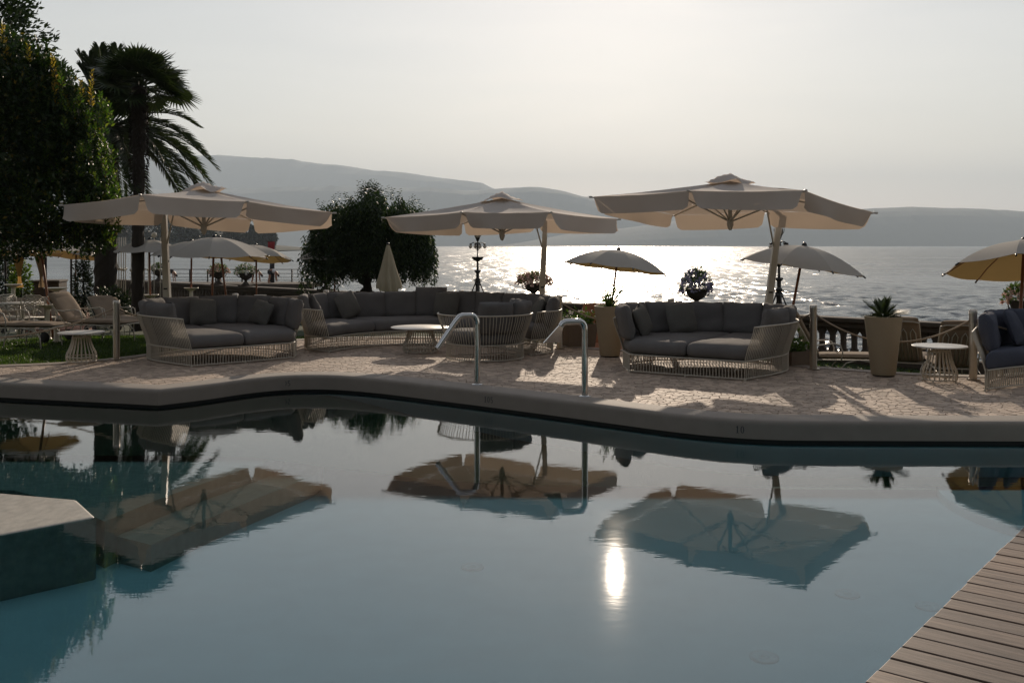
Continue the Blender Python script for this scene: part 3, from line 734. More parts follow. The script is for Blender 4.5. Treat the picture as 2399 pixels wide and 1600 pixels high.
def wire_table(name, label, c, top_r, h, base_r, neck_r, neck_z, n, group=None):
    T = thing(name, label, 'table', (c[0], c[1], 0), group)
    mb = MB(); mb.lathe([(top_r * .985, h - .018), (top_r, h - .012), (top_r, h - .005), (top_r * .985, h)], 48); autosmooth(mb.build('table_top', M_top, T, True))
    mb = MB()
    for i in range(n):
        a = 2 * math.pi * i / n; cs, sn = math.cos(a), math.sin(a); pts = []
        for k in range(7):
            t = k / 6; z = .03 + (neck_z - .03) * t; s_ = sstep(t, .12, 1.0); r_ = base_r + (neck_r - base_r) * s_ + .012 * math.sin(math.pi * min(t * 2, 1))
            pts.append((cs * r_, sn * r_, z))
        mb.tube(pts, .0085, 5, cap=False)
    mb.build('wire_skirt', M_wire, T, True, kind='stuff')
    for nm, r_, z in (('base_ring', base_r, .032), ('lower_ring', base_r * 1.01, .10), ('neck_ring', neck_r, neck_z)):
        mb = MB(); mb.tube([(math.cos(2 * math.pi * i / 32) * r_, math.sin(2 * math.pi * i / 32) * r_, z) for i in range(32)], .009, 5, closed=True); mb.build(nm, M_wire, T, True)
    for i in range(4):
        a = math.pi / 4 + i * math.pi / 2; mb = MB(); mb.tube([(math.cos(a) * neck_r, math.sin(a) * neck_r, neck_z), (math.cos(a) * neck_r, math.sin(a) * neck_r, h - .015)], .008, 5); mb.build('stay', M_wire, T)
        mb = MB(); mb.tube([(math.cos(a) * base_r, math.sin(a) * base_r, 0), (math.cos(a) * base_r, math.sin(a) * base_r, .035)], .012, 6); mb.build('foot', M_wire, T)
    return T
wire_table('side_table', 'round white side table beside the left steel bollard', (-6.43, 14.87), .335, .466, .205, .125, .39, 22)
wire_table('side_table', 'round pale side table right of the planter with small palm', (5.52, 12.85), .34, .466, .205, .13, .39, 22)
wire_table('side_table', 'round side table mostly hidden behind the right day bed', (2.03, 15.75), .335, .466, .205, .125, .39, 22)
wire_table('coffee_table', 'large round coffee table inside the curve of the long sofa', (-1.50, 16.30), .485, .425, .275, .20, .38, 34)

# ------------------------------------------------------------------ chrome pool rails
def handrail(label, px, py, side_px, top_z):
    b = G(px, py); T = thing('pool_handrail', label, 'handrail', (b.x, b.y, 0), 'chrome rails at the pool edge')
    return T, b
T, b = handrail('chrome pool handrail nearer the round coffee table, ending in a slanted blade', 1118, 903, 0, 0)
u = Vector((-.80, -.42, 0))                         # towards the water
mb = MB(); hgt = .88; pts = [(0, 0, 0), (0, 0, .3), (0, 0, hgt - .12)]
for k in range(1, 7):
    a = math.pi / 2 * k / 6; pts.append((u.x * .10 * (1 - math.cos(a)), u.y * .10 * (1 - math.cos(a)), hgt - .12 + .12 * math.sin(a)))
pts += [(u.x * .22, u.y * .22, hgt + .002), (u.x * .27, u.y * .27, hgt - .012), (u.x * .33, u.y * .33, hgt - .07), (u.x * .50, u.y * .50, hgt - .27), (u.x * .60, u.y * .60, hgt - .39)]
mb.tube(pts, .036, 14); autosmooth(mb.build('rail', M_chrome, T, True), 60)
mb = MB(); mb.lathe([(.075, .012), (.075, .020), (.045, .028)], 20); mb.build('flange', M_chrome, T, True)
T2, b2 = handrail('chrome pool handrail nearer the tall tapered planter, ending in a slanted blade', 1370, 931, 0, 0)
u = Vector((-.93, -.30, 0)); mb = MB(); pts = [(0, 0, 0), (0, 0, .3), (0, 0, hgt - .10)]
for k in range(1, 7):
    a = math.pi / 2 * k / 6; pts.append((u.x * .08 * (1 - math.cos(a)), u.y * .08 * (1 - math.cos(a)), hgt - .10 + .10 * math.sin(a)))
pts += [(u.x * .24, u.y * .24, hgt - .002), (u.x * .28, u.y * .28, hgt - .018), (u.x * .30, u.y * .30, hgt - .05)]
mb.tube(pts, .036, 14); autosmooth(mb.build('rail', M_chrome, T2, True), 60)
mb = MB(); e = Vector((-u.y, u.x, 0)) * .012       # flat blade at the end
q = [Vector((u.x * a_, u.y * a_, hgt + z_)) for a_, z_ in ((.265, -.01), (.315, -.03), (.315, -.235), (.52, -.235))]
mb.add([p + e for p in q] + [p - e for p in q], [(0, 2, 3, 1), (4, 5, 7, 6), (0, 4, 6, 2), (2, 6, 7, 3), (3, 7, 5, 1), (1, 5, 4, 0)]); mb.build('blade', M_chrome, T2)
mb = MB(); mb.lathe([(.075, .012), (.075, .020), (.045, .028)], 20); mb.build('flange', M_chrome, T2, True)

# ------------------------------------------------------------------ bollards and ropes
BOL = [(-9.6, 14.05), (-6.08, 15.3), (-4.85, 17.45), (-3.5, 18.75), (-.95, 18.75), (.81, 16.95), (2.55, 15.95), (4.27, 14.1), (6.03, 13.02), (9.0, 11.9)]
bname = [None, 'steel bollard on the terrace edge beside the left day bed', 'steel bollard top showing behind the left day bed', 'steel bollard top showing behind the left end of the curved sofa',
         'steel bollard top showing behind the middle of the curved sofa', 'steel bollard at the right end of the curved sofa', 'steel bollard top showing behind the right day bed',
         'steel bollard between the right day bed and the planter with small palm', 'steel bollard behind the side table at the right edge', None]
for (x, y), lab in zip(BOL, bname):
    if not lab: continue
    T = thing('rope_bollard', lab, 'bollard', (x, y, 0), 'steel bollards round the terrace')
    mb = MB(); mb.lathe([(.050, .01), (.050, .86)], 20); autosmooth(mb.build('post', M_steel, T, True))
    mb = MB(); mb.lathe([(.053, .855), (.053, .900), (.046, .912), (.02, .915)], 20); autosmooth(mb.build('cap', M_steel, T, True))
    mb = MB(); mb.lathe([(.085, .006), (.085, .018), (.055, .020)], 20); autosmooth(mb.build('base_plate', M_steel, T, True))
    for k in range(3):
        a = R(30 + 120 * k); mb = MB(); mb.lathe([(.012, .018), (.012, .028), (.004, .03)], 8, (math.cos(a) * .068, math.sin(a) * .068, 0)); mb.build('bolt', M_steel, T)
rlab = ['rope leaving the left bollard across the lawn', 'rope slung behind the left day bed', None, None, 'rope behind the right half of the curved sofa', 'rope slung from the curved sofa end past the tall planter',
        'rope slung behind the right day bed', 'rope slung behind the planter with small palm', 'rope running off the right edge']
for i, lab in enumerate(rlab):
    if not lab: continue
    a, b = Vector((*BOL[i], .80)), Vector((*BOL[i + 1], .80)); mb = MB(); pts = []
    sag = .30 if i not in (0, 7) else (.42 if i == 0 else .36)
    for k in range(25):
        t = k / 24; p = a.lerp(b, t); p.z -= sag * 4 * t * (1 - t); pts.append(p)
    mb.tube(pts, .012, 6); o = mb.build('barrier_rope', M_rope, None, True); tag(o, lab, 'rope', 'ropes between the bollards')

# ------------------------------------------------------------------ planters
def tall_planter(label, c, kind):
    T = thing('tall_planter', label, 'planter', (c[0], c[1], 0))
    mb = MB(); mb.lathe([(.155, .02), (.158, .03), (.245, .79), (.247, .80), (.238, .802), (.228, .80), (.222, .70), (.05, .70)], 40); autosmooth(mb.build('pot', M_pot, T, True), 35)
    mb = MB(); mb.lathe([(.14, .0), (.14, .02)], 24); mb.build('pot_foot', M_soil, T)
    mb = MB(); mb.lathe([(.224, .735), (.20, .75), (.05, .755)], 24); mb.build('soil', M_soil, T)
    P, Dv = [], []; z0 = .75
    if kind == 'palm':
        for k in range(17):
            a = rng.uniform(0, 6.28); el = rng.uniform(.45, 1.45); L = rng.uniform(.30, .46); d0 = Vector((math.cos(a) * math.cos(el), math.sin(a) * math.cos(el), math.sin(el)))
            mb = MB(); pts = [Vector((0, 0, z0)) + d0 * L * t - Vector((0, 0, .10 * t * t)) for t in (0, .33, .66, 1)]; fr = MB(); fr.tube(pts, [.006, .005, .004, .002], 4)
            for s_ in range(15):
                t = .25 + .75 * s_ / 14; p = Vector((0, 0, z0)) + d0 * L * t - Vector((0, 0, .10 * t * t)); lat = d0.cross(Vector((0, 0, 1))).normalized()
                for sg in (-1, 1):
                    tip = p + (lat * sg * .75 + d0 * .9).normalized() * .13 * (1.15 - .5 * t) + Vector((0, 0, .015)); w = d0 * .011
                    fr.add([p - w, p + w, tip], [(0, 1, 2)])
            fr.build('frond', M_palm, T)
    else:
        fol = []
        for k in range(17):
            a = rng.uniform(0, 6.28); el = rng.uniform(.6, 1.35); L = rng.uniform(.16, .36); d0 = Vector((math.cos(a) * math.cos(el), math.sin(a) * math.cos(el), math.sin(el)))
            for s_ in range(16):
                t = s_ / 15; p = Vector((0, 0, z0 - .02)) + d0 * L * t + Vector((0, 0, .06 * t)); P.append(p); dd = d0 + Vector((rng.uniform(-1, 1), rng.uniform(-1, 1), rng.uniform(-.4, .8))); Dv.append(dd)
        leaves('foliage', P, Dv, nrg.uniform(.06, .11, len(P)), M_bedleaf, T, width=.26)
    g = np.array([(rng.uniform(-.19, .19), rng.uniform(-.19, .19), z0 + rng.uniform(-.01, .02)) for _ in range(160)]); g = g[np.hypot(g[:, 0], g[:, 1]) < .21]
    leaves('ground_leaves', g, rand_dirs(len(g), .8), .06, M_dleaf if kind == 'palm' else M_bedleaf, T)
b = G(1431, 838); tall_planter('tall tapered tan planter under the small parasol against the sun glitter', (b.x, b.y + .16), 'bush')
b = G(2080, 884); tall_planter('tall tapered tan planter holding a small palm', (b.x, b.y + .16), 'palm')
def box_planter(label, c, w, h, rz, flowers=False, z=0):
    T = thing('square_planter', label, 'planter', (c[0], c[1], z), None, rz)
    mb = MB(); vs = []
    for s_, zz in ((.86, 0), (1.0, h), (.88, h), (.84, h - .08)):
        vs += [(x * w / 2 * s_, y * w / 2 * s_, zz) for x, y in ((-1, -1), (1, -1), (1, 1), (-1, 1))]
    mb.add(vs, [(r_ * 4 + i, r_ * 4 + (i + 1) % 4, (r_ + 1) * 4 + (i + 1) % 4, (r_ + 1) * 4 + i) for r_ in range(3) for i in range(4)] + [(3, 2, 1, 0), (12, 13, 14, 15)]); mb.build('box', M_pot2, T)
    n = 420; P = np.stack([nrg.uniform(-w * .48, w * .48, n), nrg.uniform(-w * .48, w * .48, n), h + np.abs(nrg.normal(0, .10, n)) - .03], 1)
    leaves('foliage', P, rand_dirs(n, .8), nrg.uniform(.05, .10, n), M_bedleaf, T)
    if flowers:
        m_ = 26; P = np.stack([nrg.uniform(-w * .5, w * .5, m_), nrg.uniform(-w * .5, w * .5, m_), h + nrg.uniform(.02, .22, m_)], 1)
        flower_heads('blossoms', P, .05, M_petal, T)
def flower_heads(name, P, size, m, parent):
    P = np.repeat(np.asarray(P, float), 5, axis=0); d = rand_dirs(len(P), .5)
    return leaves(name, P, d, size * .75, m, parent, width=.9, fold=.05)
box_planter('square stone planter with white flowers behind the left day bed', (-5.95, 16.9), .48, .42, .3, True)
box_planter('square brown planter with white flowers beside the curved sofa end', (1.15, 17.4), .55, .40, .25, True)
box_planter('square brown planter with green leaves at the back of the right day bed', (4.14, 14.72), .46, .46, .5, False, -.25)

# ------------------------------------------------------------------ large square parasols on leaning masts
def canopy_parasol(label, near, left, right, rise, mast_px_top, mast_px_bot, vent_turn=0.0, twist=1):
    """near, left, right: three corners of the rectangular canopy rim; near-left or near-right is the long side"""
    A, L, Rr = Vector(near), Vector(left), Vector(right); Fc = L + Rr - A
    cen = (L + Rr) / 2; long_l = (L - A).length > (Rr - A).length
    ring = [A, L, Fc, Rr] if True else None
    tips = []
    for i in range(4):
        a, b = ring[i], ring[(i + 1) % 4]; tips.append(a)
        if (b - a).length > 2.9: tips.append((a + b) / 2 + Vector((0, 0, .045)))
    # far long side carries the mast
    if long_l: fm = (Fc + Rr) / 2
    else: fm = (Fc + L) / 2
    out = (fm - cen); out.z = 0; out.normalize()
    base = Vector((fm.x, fm.y, 0)) - out * .02
    T = thing('cantilever_parasol', label, 'parasol', base, 'large square parasols on the terrace')
    apex = cen + Vector((0, 0, rise)); n = len(tips); W = lambda p: p
    for i in range(n):
        a, b = tips[i], tips[(i + 1) % n]; rows = []
        for u in range(9):
            t = u / 8; r_ = []
            for v in range(9):
                s_ = v / 8; e = a.lerp(b, s_); p = apex.lerp(e, t)
                sag = -.016 * math.sin(math.pi * s_) * t - .03 * math.sin(math.pi * s_) * math.sin(math.pi * t)
                sag += .06 * math.sin(math.pi * t) * -.3 + .008 * mnoise.noise((p.x * 3, p.y * 3, i))
                inn = (cen - e) * (.016 * math.sin(math.pi * s_) * t); inn.z = 0
                r_.append(p + Vector((0, 0, sag)) + inn)
            rows.append(r_)
        mb = MB(); mb.grid(rows); mb.build('canopy_panel', M_canvas, T, True, True)
        # hanging flap along this rim edge
        rows = []; hgt = .265 + rng.uniform(-.01, .015); d_ = (b - a).normalized(); o_ = ((a + b) / 2 - cen); o_.z = 0; o_.normalize(); N = 22
        wv = rng.uniform(0, 6); sway = rng.uniform(-.05, .03)
        for v in range(8):
            t = v / 7; r_ = []
            for u in range(N + 1):
                s_ = u / N; s2 = s_
                pull = (.055 + .02 * math.sin(wv)) * (t ** .7)            # ends shrink below the tips
                s2 = .5 + (s_ - .5) * (1 - 2 * pull * (1.0 if t > .02 else 0))
                e = a.lerp(b, s2); inn = (cen - e) * (.016 * math.sin(math.pi * s_)); inn.z = 0
                rim = -.016 * math.sin(math.pi * s_)
                edge = min(s_, 1 - s_) * 2; drop = hgt * t
                if t > .6: drop -= (t - .6) / .4 * hgt * .16 * max(0, 1 - edge * 9) ** 2
                fl = (.022 * math.sin(s_ * 9 + wv) + .03 * mnoise.noise((s_ * 4, t, wv)) + sway) * t + .05 * t * max(0, 1 - edge * 3) * math.sin(wv * 3)
                r_.append(e + inn + Vector((0, 0, rim - drop)) + o_ * (fl + .012))
            rows.append(r_)
        mb = MB(); mb.grid(rows); mb.build('valance_flap', M_canvas, T, True, True)
    for p in tips:
        mb = MB(); s0 = apex + Vector((0, 0, -.09)); mb.tube([s0, s0.lerp(p, .5) + Vector((0, 0, -.035)), p + Vector((0, 0, -.02)), p + (p - cen).normalized() * .05 + Vector((0, 0, -.01))], [.014, .013, .012, .012], 6); rib = mb.build('rib', M_mast, T, True, True)
        low = apex + Vector((0, 0, -.64)); q = s0.lerp(p, .40) + Vector((0, 0, -.04)); mb = MB(); mb.tube([low, q], .013, 6); mb.build('strut', M_mast, rib, True, True)
        mb = MB(); mb.tube([p + (p - cen).normalized() * .03 + Vector((0, 0, -.01)), p + (p - cen).normalized() * .085 + Vector((0, 0, -.012))], .017, 8); mb.build('tip_cap', M_mast, rib, True, True)
    mb = MB(); z0 = apex.z; mb.lathe([(.02, z0 - .77), (.035, z0 - .74), (.052, z0 - .69), (.052, z0 - .60), (.035, z0 - .57), (.03, z0 - .10), (.07, z0 - .08), (.07, z0 - .03)], 14, (apex.x, apex.y, 0)); mb.build('hub', M_mast, T, True, True)
    # vent cap: small raised hood, puffed on one side by the wind
    e1 = (L - A).normalized(); e2 = (Rr - A).normalized(); rows = []
    for i in range(9):
        r_ = []
        for j in range(9):
            u, v = -1 + i / 4, -1 + j / 4; m_ = max(abs(u), abs(v)); z = .10 * (1 - m_) + .03 + .05 * (math.sin(u * 2.5 + vent_turn) * math.cos(v * 3 + vent_turn)) * m_
            s_ = .27
            base_drop = -rise * (m_ * s_ / 1.45)
            r_.append(apex + e1 * u * s_ * 1.1 + e2 * v * s_ + Vector((0, 0, z + base_drop)))
        rows.append(r_)
    mb = MB(); mb.grid(rows); mb.build('vent_cap', M_canvas, T, True, True)
    # mast: leaning box section, arm under the cloth, brace
    top = D(mast_px_top[0], mast_px_top[1], base.y + .10); bot = Vector((base.x, base.y, 0)); bx = (mast_px_bot[0] - CX) / F * base.y; bot.x = bx
    top.z = fm.z + .05
    mb = MB(); dv = (top - bot).normalized(); sd = dv.cross(Vector((0, 1, 0))).normalized(); fw = sd.cross(dv)
    vs = []
    for p, w in ((bot, .062), (bot.lerp(top, .5), .055), (top, .045)):
        vs += [p + sd * sx * w + fw * sy * w * 1.1 for sx, sy in ((-1, -1), (1, -1), (1, 1), (-1, 1))]
    mb.add(vs, [(r_ * 4 + i, r_ * 4 + (i + 1) % 4, (r_ + 1) * 4 + (i + 1) % 4, (r_ + 1) * 4 + i) for r_ in range(2) for i in range(4)] + [(3, 2, 1, 0), (8, 9, 10, 11)])
    bevel(mb.build('mast', M_mast, T, False, True), .012, 2)
    hubp = apex + Vector((0, 0, -.15)); mb = MB(); mb.tube([top - Vector((0, 0, .03)), top.lerp(hubp, .5) + Vector((0, 0, .06)), hubp], .032, 8); mb.build('arm', M_mast, T, True, True)
    mb = MB(); mb.tube([bot.lerp(top, .70), top.lerp(hubp, .30) + Vector((0, 0, .01))], .014, 6); mb.build('brace', M_mast, T, True, True)
    q = bot.lerp(top, .42); mb = MB(); mb.box((q.x, q.y - .075, q.z), (.06, .02, .025)); mb.build('latch', M_black, T, False, True)
    q = bot.lerp(top, .62); mb = MB(); mb.lathe([(.02, 0), (.03, .015), (.03, .05), (.012, .06)], 10, mat=Matrix.Translation(q - sd * .055) @ Matrix.Rotation(R(-90), 4, 'Y')); mb.build('crank', M_black, T, False, True)
    mb = MB(); mb.box((bot.x, bot.y, .03), (.75, .12, .05), R(35)); mb.box((bot.x, bot.y, .028), (.12, .75, .05), R(35)); mb.box((bot.x, bot.y, .075), (.3, .3, .04), R(35)); mb.build('ground_frame', M_mast, T, False, True)
    return T
def rim(px, py, d): return D(px, py, d)
canopy_parasol('large square cream parasol over the left day bed', (-5.42, 14.58, 2.50), (-7.20, 16.02, 2.41), (-3.16, 17.45, 2.335), .33, (384, 500), (396, 700), .6)
canopy_parasol('large square cream parasol over the curved sofa, in front of the lamp post', (.613, 16.25, 2.30), (-2.275, 17.98, 2.265), (1.914, 18.26, 2.245), .36, (1278, 520), (1265, 700), 2.2)
canopy_parasol('largest square cream parasol, over the right day bed', (3.99, 13.64, 2.51), (1.32, 16.0, 2.54), (5.55, 15.35, 2.27), .36, (1828, 505), (1786, 705), 4.0)

# ------------------------------------------------------------------ round parasols on the lawn
def parasol(label, apex_px, d, dia, pole_px, tilt=0.0, tilt_dir=0.0, lean=None, n=8, dome=.30, group='round parasols on the lawn'):
    ap = D(apex_px[0], apex_px[1], d); gz = lawn_z(pole_px, d) if not isinstance(pole_px, tuple) else 0
    ft = D(pole_px[0], pole_px[1], d); tz = lawn_z(ft.x, d)
    ax = (ap - ft).normalized(); k = (ap.z - tz) / max(ax.z, .2); foot = ap - ax * k
    T = thing('round_parasol', label, 'parasol', foot, group)
    q = Matrix.Rotation(tilt, 4, Vector((math.cos(tilt_dir), math.sin(tilt_dir), 0)))
    mt = Matrix.Translation(ap) @ q; r_ = dia / 2
    def pt(u, a, k_, drop=0.0):
        rr = r_ * u; sc_ = 1 - .055 * math.sin(math.pi * k_) ** 1.0 * u
        z = -dome * dia / 2 * (u ** 1.9) * 1.15 - drop - .03 * math.sin(math.pi * k_) * u
        return mt @ Vector((math.cos(a) * rr * sc_, math.sin(a) * rr * sc_, z))
    ln = MB()
    for i in range(n):
        a0, a1 = 2 * math.pi * i / n + .2, 2 * math.pi * (i + 1) / n + .2; mb = MB()
        mb.grid([[pt(u / 8, a0 + (a1 - a0) * v / 5, v / 5) for v in range(6)] for u in range(9)]); mb.build('canopy_panel', M_parasol, T, True, True)
        ln.grid([[pt(u / 6 * .985, a0 + (a1 - a0) * v / 4, v / 4, .012) for v in range(5)] for u in range(7)])
        mb = MB(); mb.tube([pt(t * 1.02, a0, 0, .02) for t in (.02, .25, .5, .75, 1.0)], .008, 5); rb = mb.build('rib', M_pole, T, True, True)
        mb = MB(); mb.tube([pt(.99, a0, 0, .012), pt(1.035, a0, 0, .012)], .014, 6); mb.build('tip', M_black, rb, True, True)
    ln.build('lining', M_lining, T, True, True)
    mb = MB(); mb.tube([foot, ap + ax * .02], .024, 8); mb.build('pole', M_pole, T, True, True)
    mb = MB(); mb.lathe([(.045, -.01), (.05, .015), (.035, .05), (.01, .065)], 10, mat=mt); mb.build('finial', M_black, T, True, True)
    return T, foot
T, f_a = parasol('round white parasol at far left beside the thick palm trunk', (350, 562), 27.0, 1.85, (352, 690))
T, f_b = parasol('largest round white parasol of the left group, behind the left day bed', (502, 556), 21.5, 2.24, (497, 691), .02, 0)
T, f_c = parasol('round parasol just behind the largest one, its pole leaning right', (513, 558), 23.5, 2.25, (529, 692), .12, math.atan2(.05, -.11))
T, f_d = parasol('round parasol with yellow underside nearest the red banner', (600, 575), 28.0, 2.05, (601, 690), .15, math.atan2(.04, -.15))
T, f_e = parasol('round parasol half hidden behind the left group, over a white tray table', (449, 566), 26.5, 2.05, (448, 680))
T, f_f = parasol('round parasol almost wholly hidden behind the weeping tree', (784, 577), 29.5, 2.1, (784, 690))
T, f_g = parasol('round tilted parasol standing against the bright sun glitter', (1449, 586), 21.0, 2.20, (1436, 692), .14, math.atan2(.13, -.05))
T, f_h = parasol('round tilted parasol behind the right day bed beside the lamp post', (1884, 576), 17.8, 2.20, (1858, 716), .145, math.atan2(.145, .02))
T, f_i = parasol('round parasol with ochre underside cut by the right edge', (2400, 565), 14.6, 2.25, (2391, 725), .21, math.atan2(.02, -.21))
T, f_j = parasol('round parasol with yellow underside in front of the pavilion', (179, 578), 31.0, 1.75, (176, 690), .15, math.atan2(.06, -.14))
T, f_k = parasol('round parasol inside the shade of the big leafy tree', (92, 556), 19.3, 1.5, (114, 714), -.04, 0)

def closed_parasol():
    d = 24.5; ap = D(909, 574, d); tz = lawn_z(ap.x, d); T = thing('closed_parasol', 'folded beige parasol standing before the weeping tree', 'parasol', (ap.x, d, tz))
    mb = MB(); rows = []; h = ap.z - .02 - D(909, 683, d).z
    for i in range(15):
        t = i / 14; z = ap.z - h * t; r_ = .03 + .245 * t ** .9 - (.03 * (t - .9) / .1 if t > .9 else 0); rr = []
        for j in range(32):
            a = 2 * math.pi * j / 32; f = 1 + (.10 + .16 * t) * math.sin(8 * a + .5 * math.sin(3 * t)) + .05 * mnoise.noise((math.cos(a) * 2, math.sin(a) * 2, t * 3))
            rr.append((ap.x + math.cos(a) * r_ * f + .02 * t, d + math.sin(a) * r_ * f, z + .05 * t * math.sin(a * 2 + 1)))
        rows.append(rr)
    mb.grid(rows, closed_u=True); mb.build('folded_cloth', M_closed, T, True, True)
    mb = MB(); mb.tube([(ap.x, d, tz), (ap.x, d, ap.z)], .022, 8); mb.build('pole', M_pole, T, True, True)
    mb = MB(); mb.lathe([(.03, 0), (.045, .02), (.03, .05), (.01, .06)], 10, ap); mb.build('finial', M_black, T, True, True)
closed_parasol()
def tray_table(label, px, py, d, r_=.21):
    p = D(px, py, d); tz = lawn_z(p.x, d); T = thing('pedestal_table', label, 'table', (p.x, d, tz), 'white tray tables'); h = p.z - tz
    mb = MB(); mb.lathe([(r_ * .25, h - .09), (r_ * .5, h - .06), (r_ * .95, h - .02), (r_, h - .005), (r_ * .98, h), (r_ * .9, h - .008)], 24); autosmooth(mb.build('tray', M_tray, T, True))
    mb = MB(); mb.lathe([(.10, 0), (.085, .02), (.05, .06), (.048, h - .08)], 14); autosmooth(mb.build('pedestal', M_tray, T, True))
tray_table('white tray table under the parasol beside the thick palm trunk', 352, 690, 27.0, .23)
tray_table('white tray table left of the urns, in front of the balustrade', 448, 674, 26.5, .19)
tray_table('white tray table round the dark leaning pole at far left', 113, 713, 19.3, .21)
tray_table('white tray table at the far left edge by the pavilion', 31, 666, 26.0, .22)
tray_table('white tray table between the loungers near the red path', 131, 674, 24.5, .28)
tray_table('white tray table edge showing above the left day bed', 610, 691, 24.0, .15)
tray_table('low white pedestal table in front of the left loungers', 133, 757, 18.6, .26)

# ------------------------------------------------------------------ balustrade by the lake
WT = 0.34
def wall_pt(X): return Vector((X, wall_d(X), 0))
def px_on_wall(px): d = 25.91 / (1 + .959 * (px - CX) / F); return Vector(((px - CX) / F * d, d, 0))
wdv = (wall_pt(-1) - wall_pt(0)).normalized(); wnv = Vector((wdv.y, -wdv.x, 0))
Xa, Xb = 10.5, -16.5
bal = thing('lake_balustrade', 'long weathered stone balustrade between the lawn and the lake', 'balustrade', wall_pt(0))
def band(nm, z0, z1, half):
    mb = MB(); a, b = wall_pt(Xa), wall_pt(Xb)
    vs = [(p.x + wnv.x * s_ * half, p.y + wnv.y * s_ * half, z) for p in (a, b) for s_, z in ((-1, z0), (1, z0), (1, z1), (-1, z1))]
    mb.add(vs, [(0, 1, 5, 4), (1, 2, 6, 5), (2, 3, 7, 6), (3, 0, 4, 7), (3, 2, 1, 0), (4, 5, 6, 7)]); return bevel(mb.build(nm, M_wall, bal, False, True), .02, 2)
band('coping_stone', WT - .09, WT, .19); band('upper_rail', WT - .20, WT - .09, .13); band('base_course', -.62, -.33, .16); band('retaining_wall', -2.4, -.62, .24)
bm_ = MB(); zs = [(-.33, .070), (-.28, .070), (-.26, .044), (-.02, .044), (0.02, .055), (.05, .078), (.085, .103), (.14, .112)]; vs = []
for z, w in zs: vs += [(x * w, y * .045, z) for x, y in ((-1, -1), (1, -1), (1, 1), (-1, 1))]
bm_.add(vs, [(r_ * 4 + i, r_ * 4 + (i + 1) % 4, (r_ + 1) * 4 + (i + 1) % 4, (r_ + 1) * 4 + i) for r_ in range(len(zs) - 1) for i in range(4)] + [(3, 2, 1, 0)])
bme = bm_.mesh('baluster', M_wall); wl_ = (wall_pt(Xa) - wall_pt(Xb)).length; nbal = int(wl_ / .224); wang = math.atan2(wdv.y, wdv.x)
for i in range(nbal):
    p = wall_pt(Xa).lerp(wall_pt(Xb), (i + .5) / nbal); o = link(bpy.data.objects.new('baluster', bme)); o.parent = bal; o.location = Vector((p.x, p.y, 0)) - bal.location; o.rotation_euler = (0, 0, wang)

def flower_urn(label, px, fl, spread=.34, hgt=.28, petals=60, z=WT):
    p = px_on_wall(px); T = thing('flower_urn', label, 'urn', (p.x, p.y, z), 'flower urns on the balustrade')
    mb = MB(); mb.box((0, 0, .02), (.40, .40, .04), wang); mb.build('plinth', M_wall, T)
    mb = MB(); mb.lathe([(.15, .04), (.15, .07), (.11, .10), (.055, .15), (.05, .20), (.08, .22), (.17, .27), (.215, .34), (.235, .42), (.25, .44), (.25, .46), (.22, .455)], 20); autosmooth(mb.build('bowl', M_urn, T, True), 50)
    for s_ in (-1, 1):
        mb = MB(); mb.tube([(s_ * .20, 0, .30), (s_ * .27, 0, .33), (s_ * .28, 0, .39), (s_ * .235, 0, .42)], .014, 6); mb.build('handle', M_urn, T, True)
    n = 520; d_ = rand_dirs(n, .55); d_[:, 2] = np.abs(d_[:, 2]); r_ = nrg.uniform(.25, 1, (n, 1)) ** .6; P = d_ * r_ * np.array([spread, spread, hgt]) + np.array([0, 0, .44])
    leaves('foliage', P, d_ + rand_dirs(n) * .8, nrg.uniform(.05, .10, n), M_bedleaf, T)
    d_ = rand_dirs(petals, .3); d_[:, 2] = np.abs(d_[:, 2]) - .15; P = d_ * nrg.uniform(.8, 1.12, (petals, 1)) * np.array([spread, spread, hgt]) + np.array([0, 0, .45])
    flower_heads('blossoms', P, .085, fl, T); return T
flower_urn('stone urn of white flowers left of the two parasol poles', 372, M_petal, .30, .30, 40)
flower_urn('stone urn of pale flowers behind the two crossing parasol poles', 512, M_pinkp, .38, .32, 70)
flower_urn('stone urn of pale flowers next to the bending bathers', 576, M_petal, .40, .34, 60)
flower_urn('stone urn with few flowers under the left side of the weeping tree', 763, M_petal, .28, .28, 14)
flower_urn('stone urn of white blossom under the weeping tree, beside the folded parasol', 855, M_petal, .40, .30, 150)
flower_urn('stone urn of pink and white flowers by the middle parasol mast', 1250, M_pinkp, .46, .30, 120)
flower_urn('stone urn of tall lilac flowers against the glitter, above the right day bed', 1632, M_lilac, .34, .52, 130)
flower_urn('stone urn of pale roses at the right edge beside the ochre parasol', 2399, M_pinkp, .34, .36, 60)

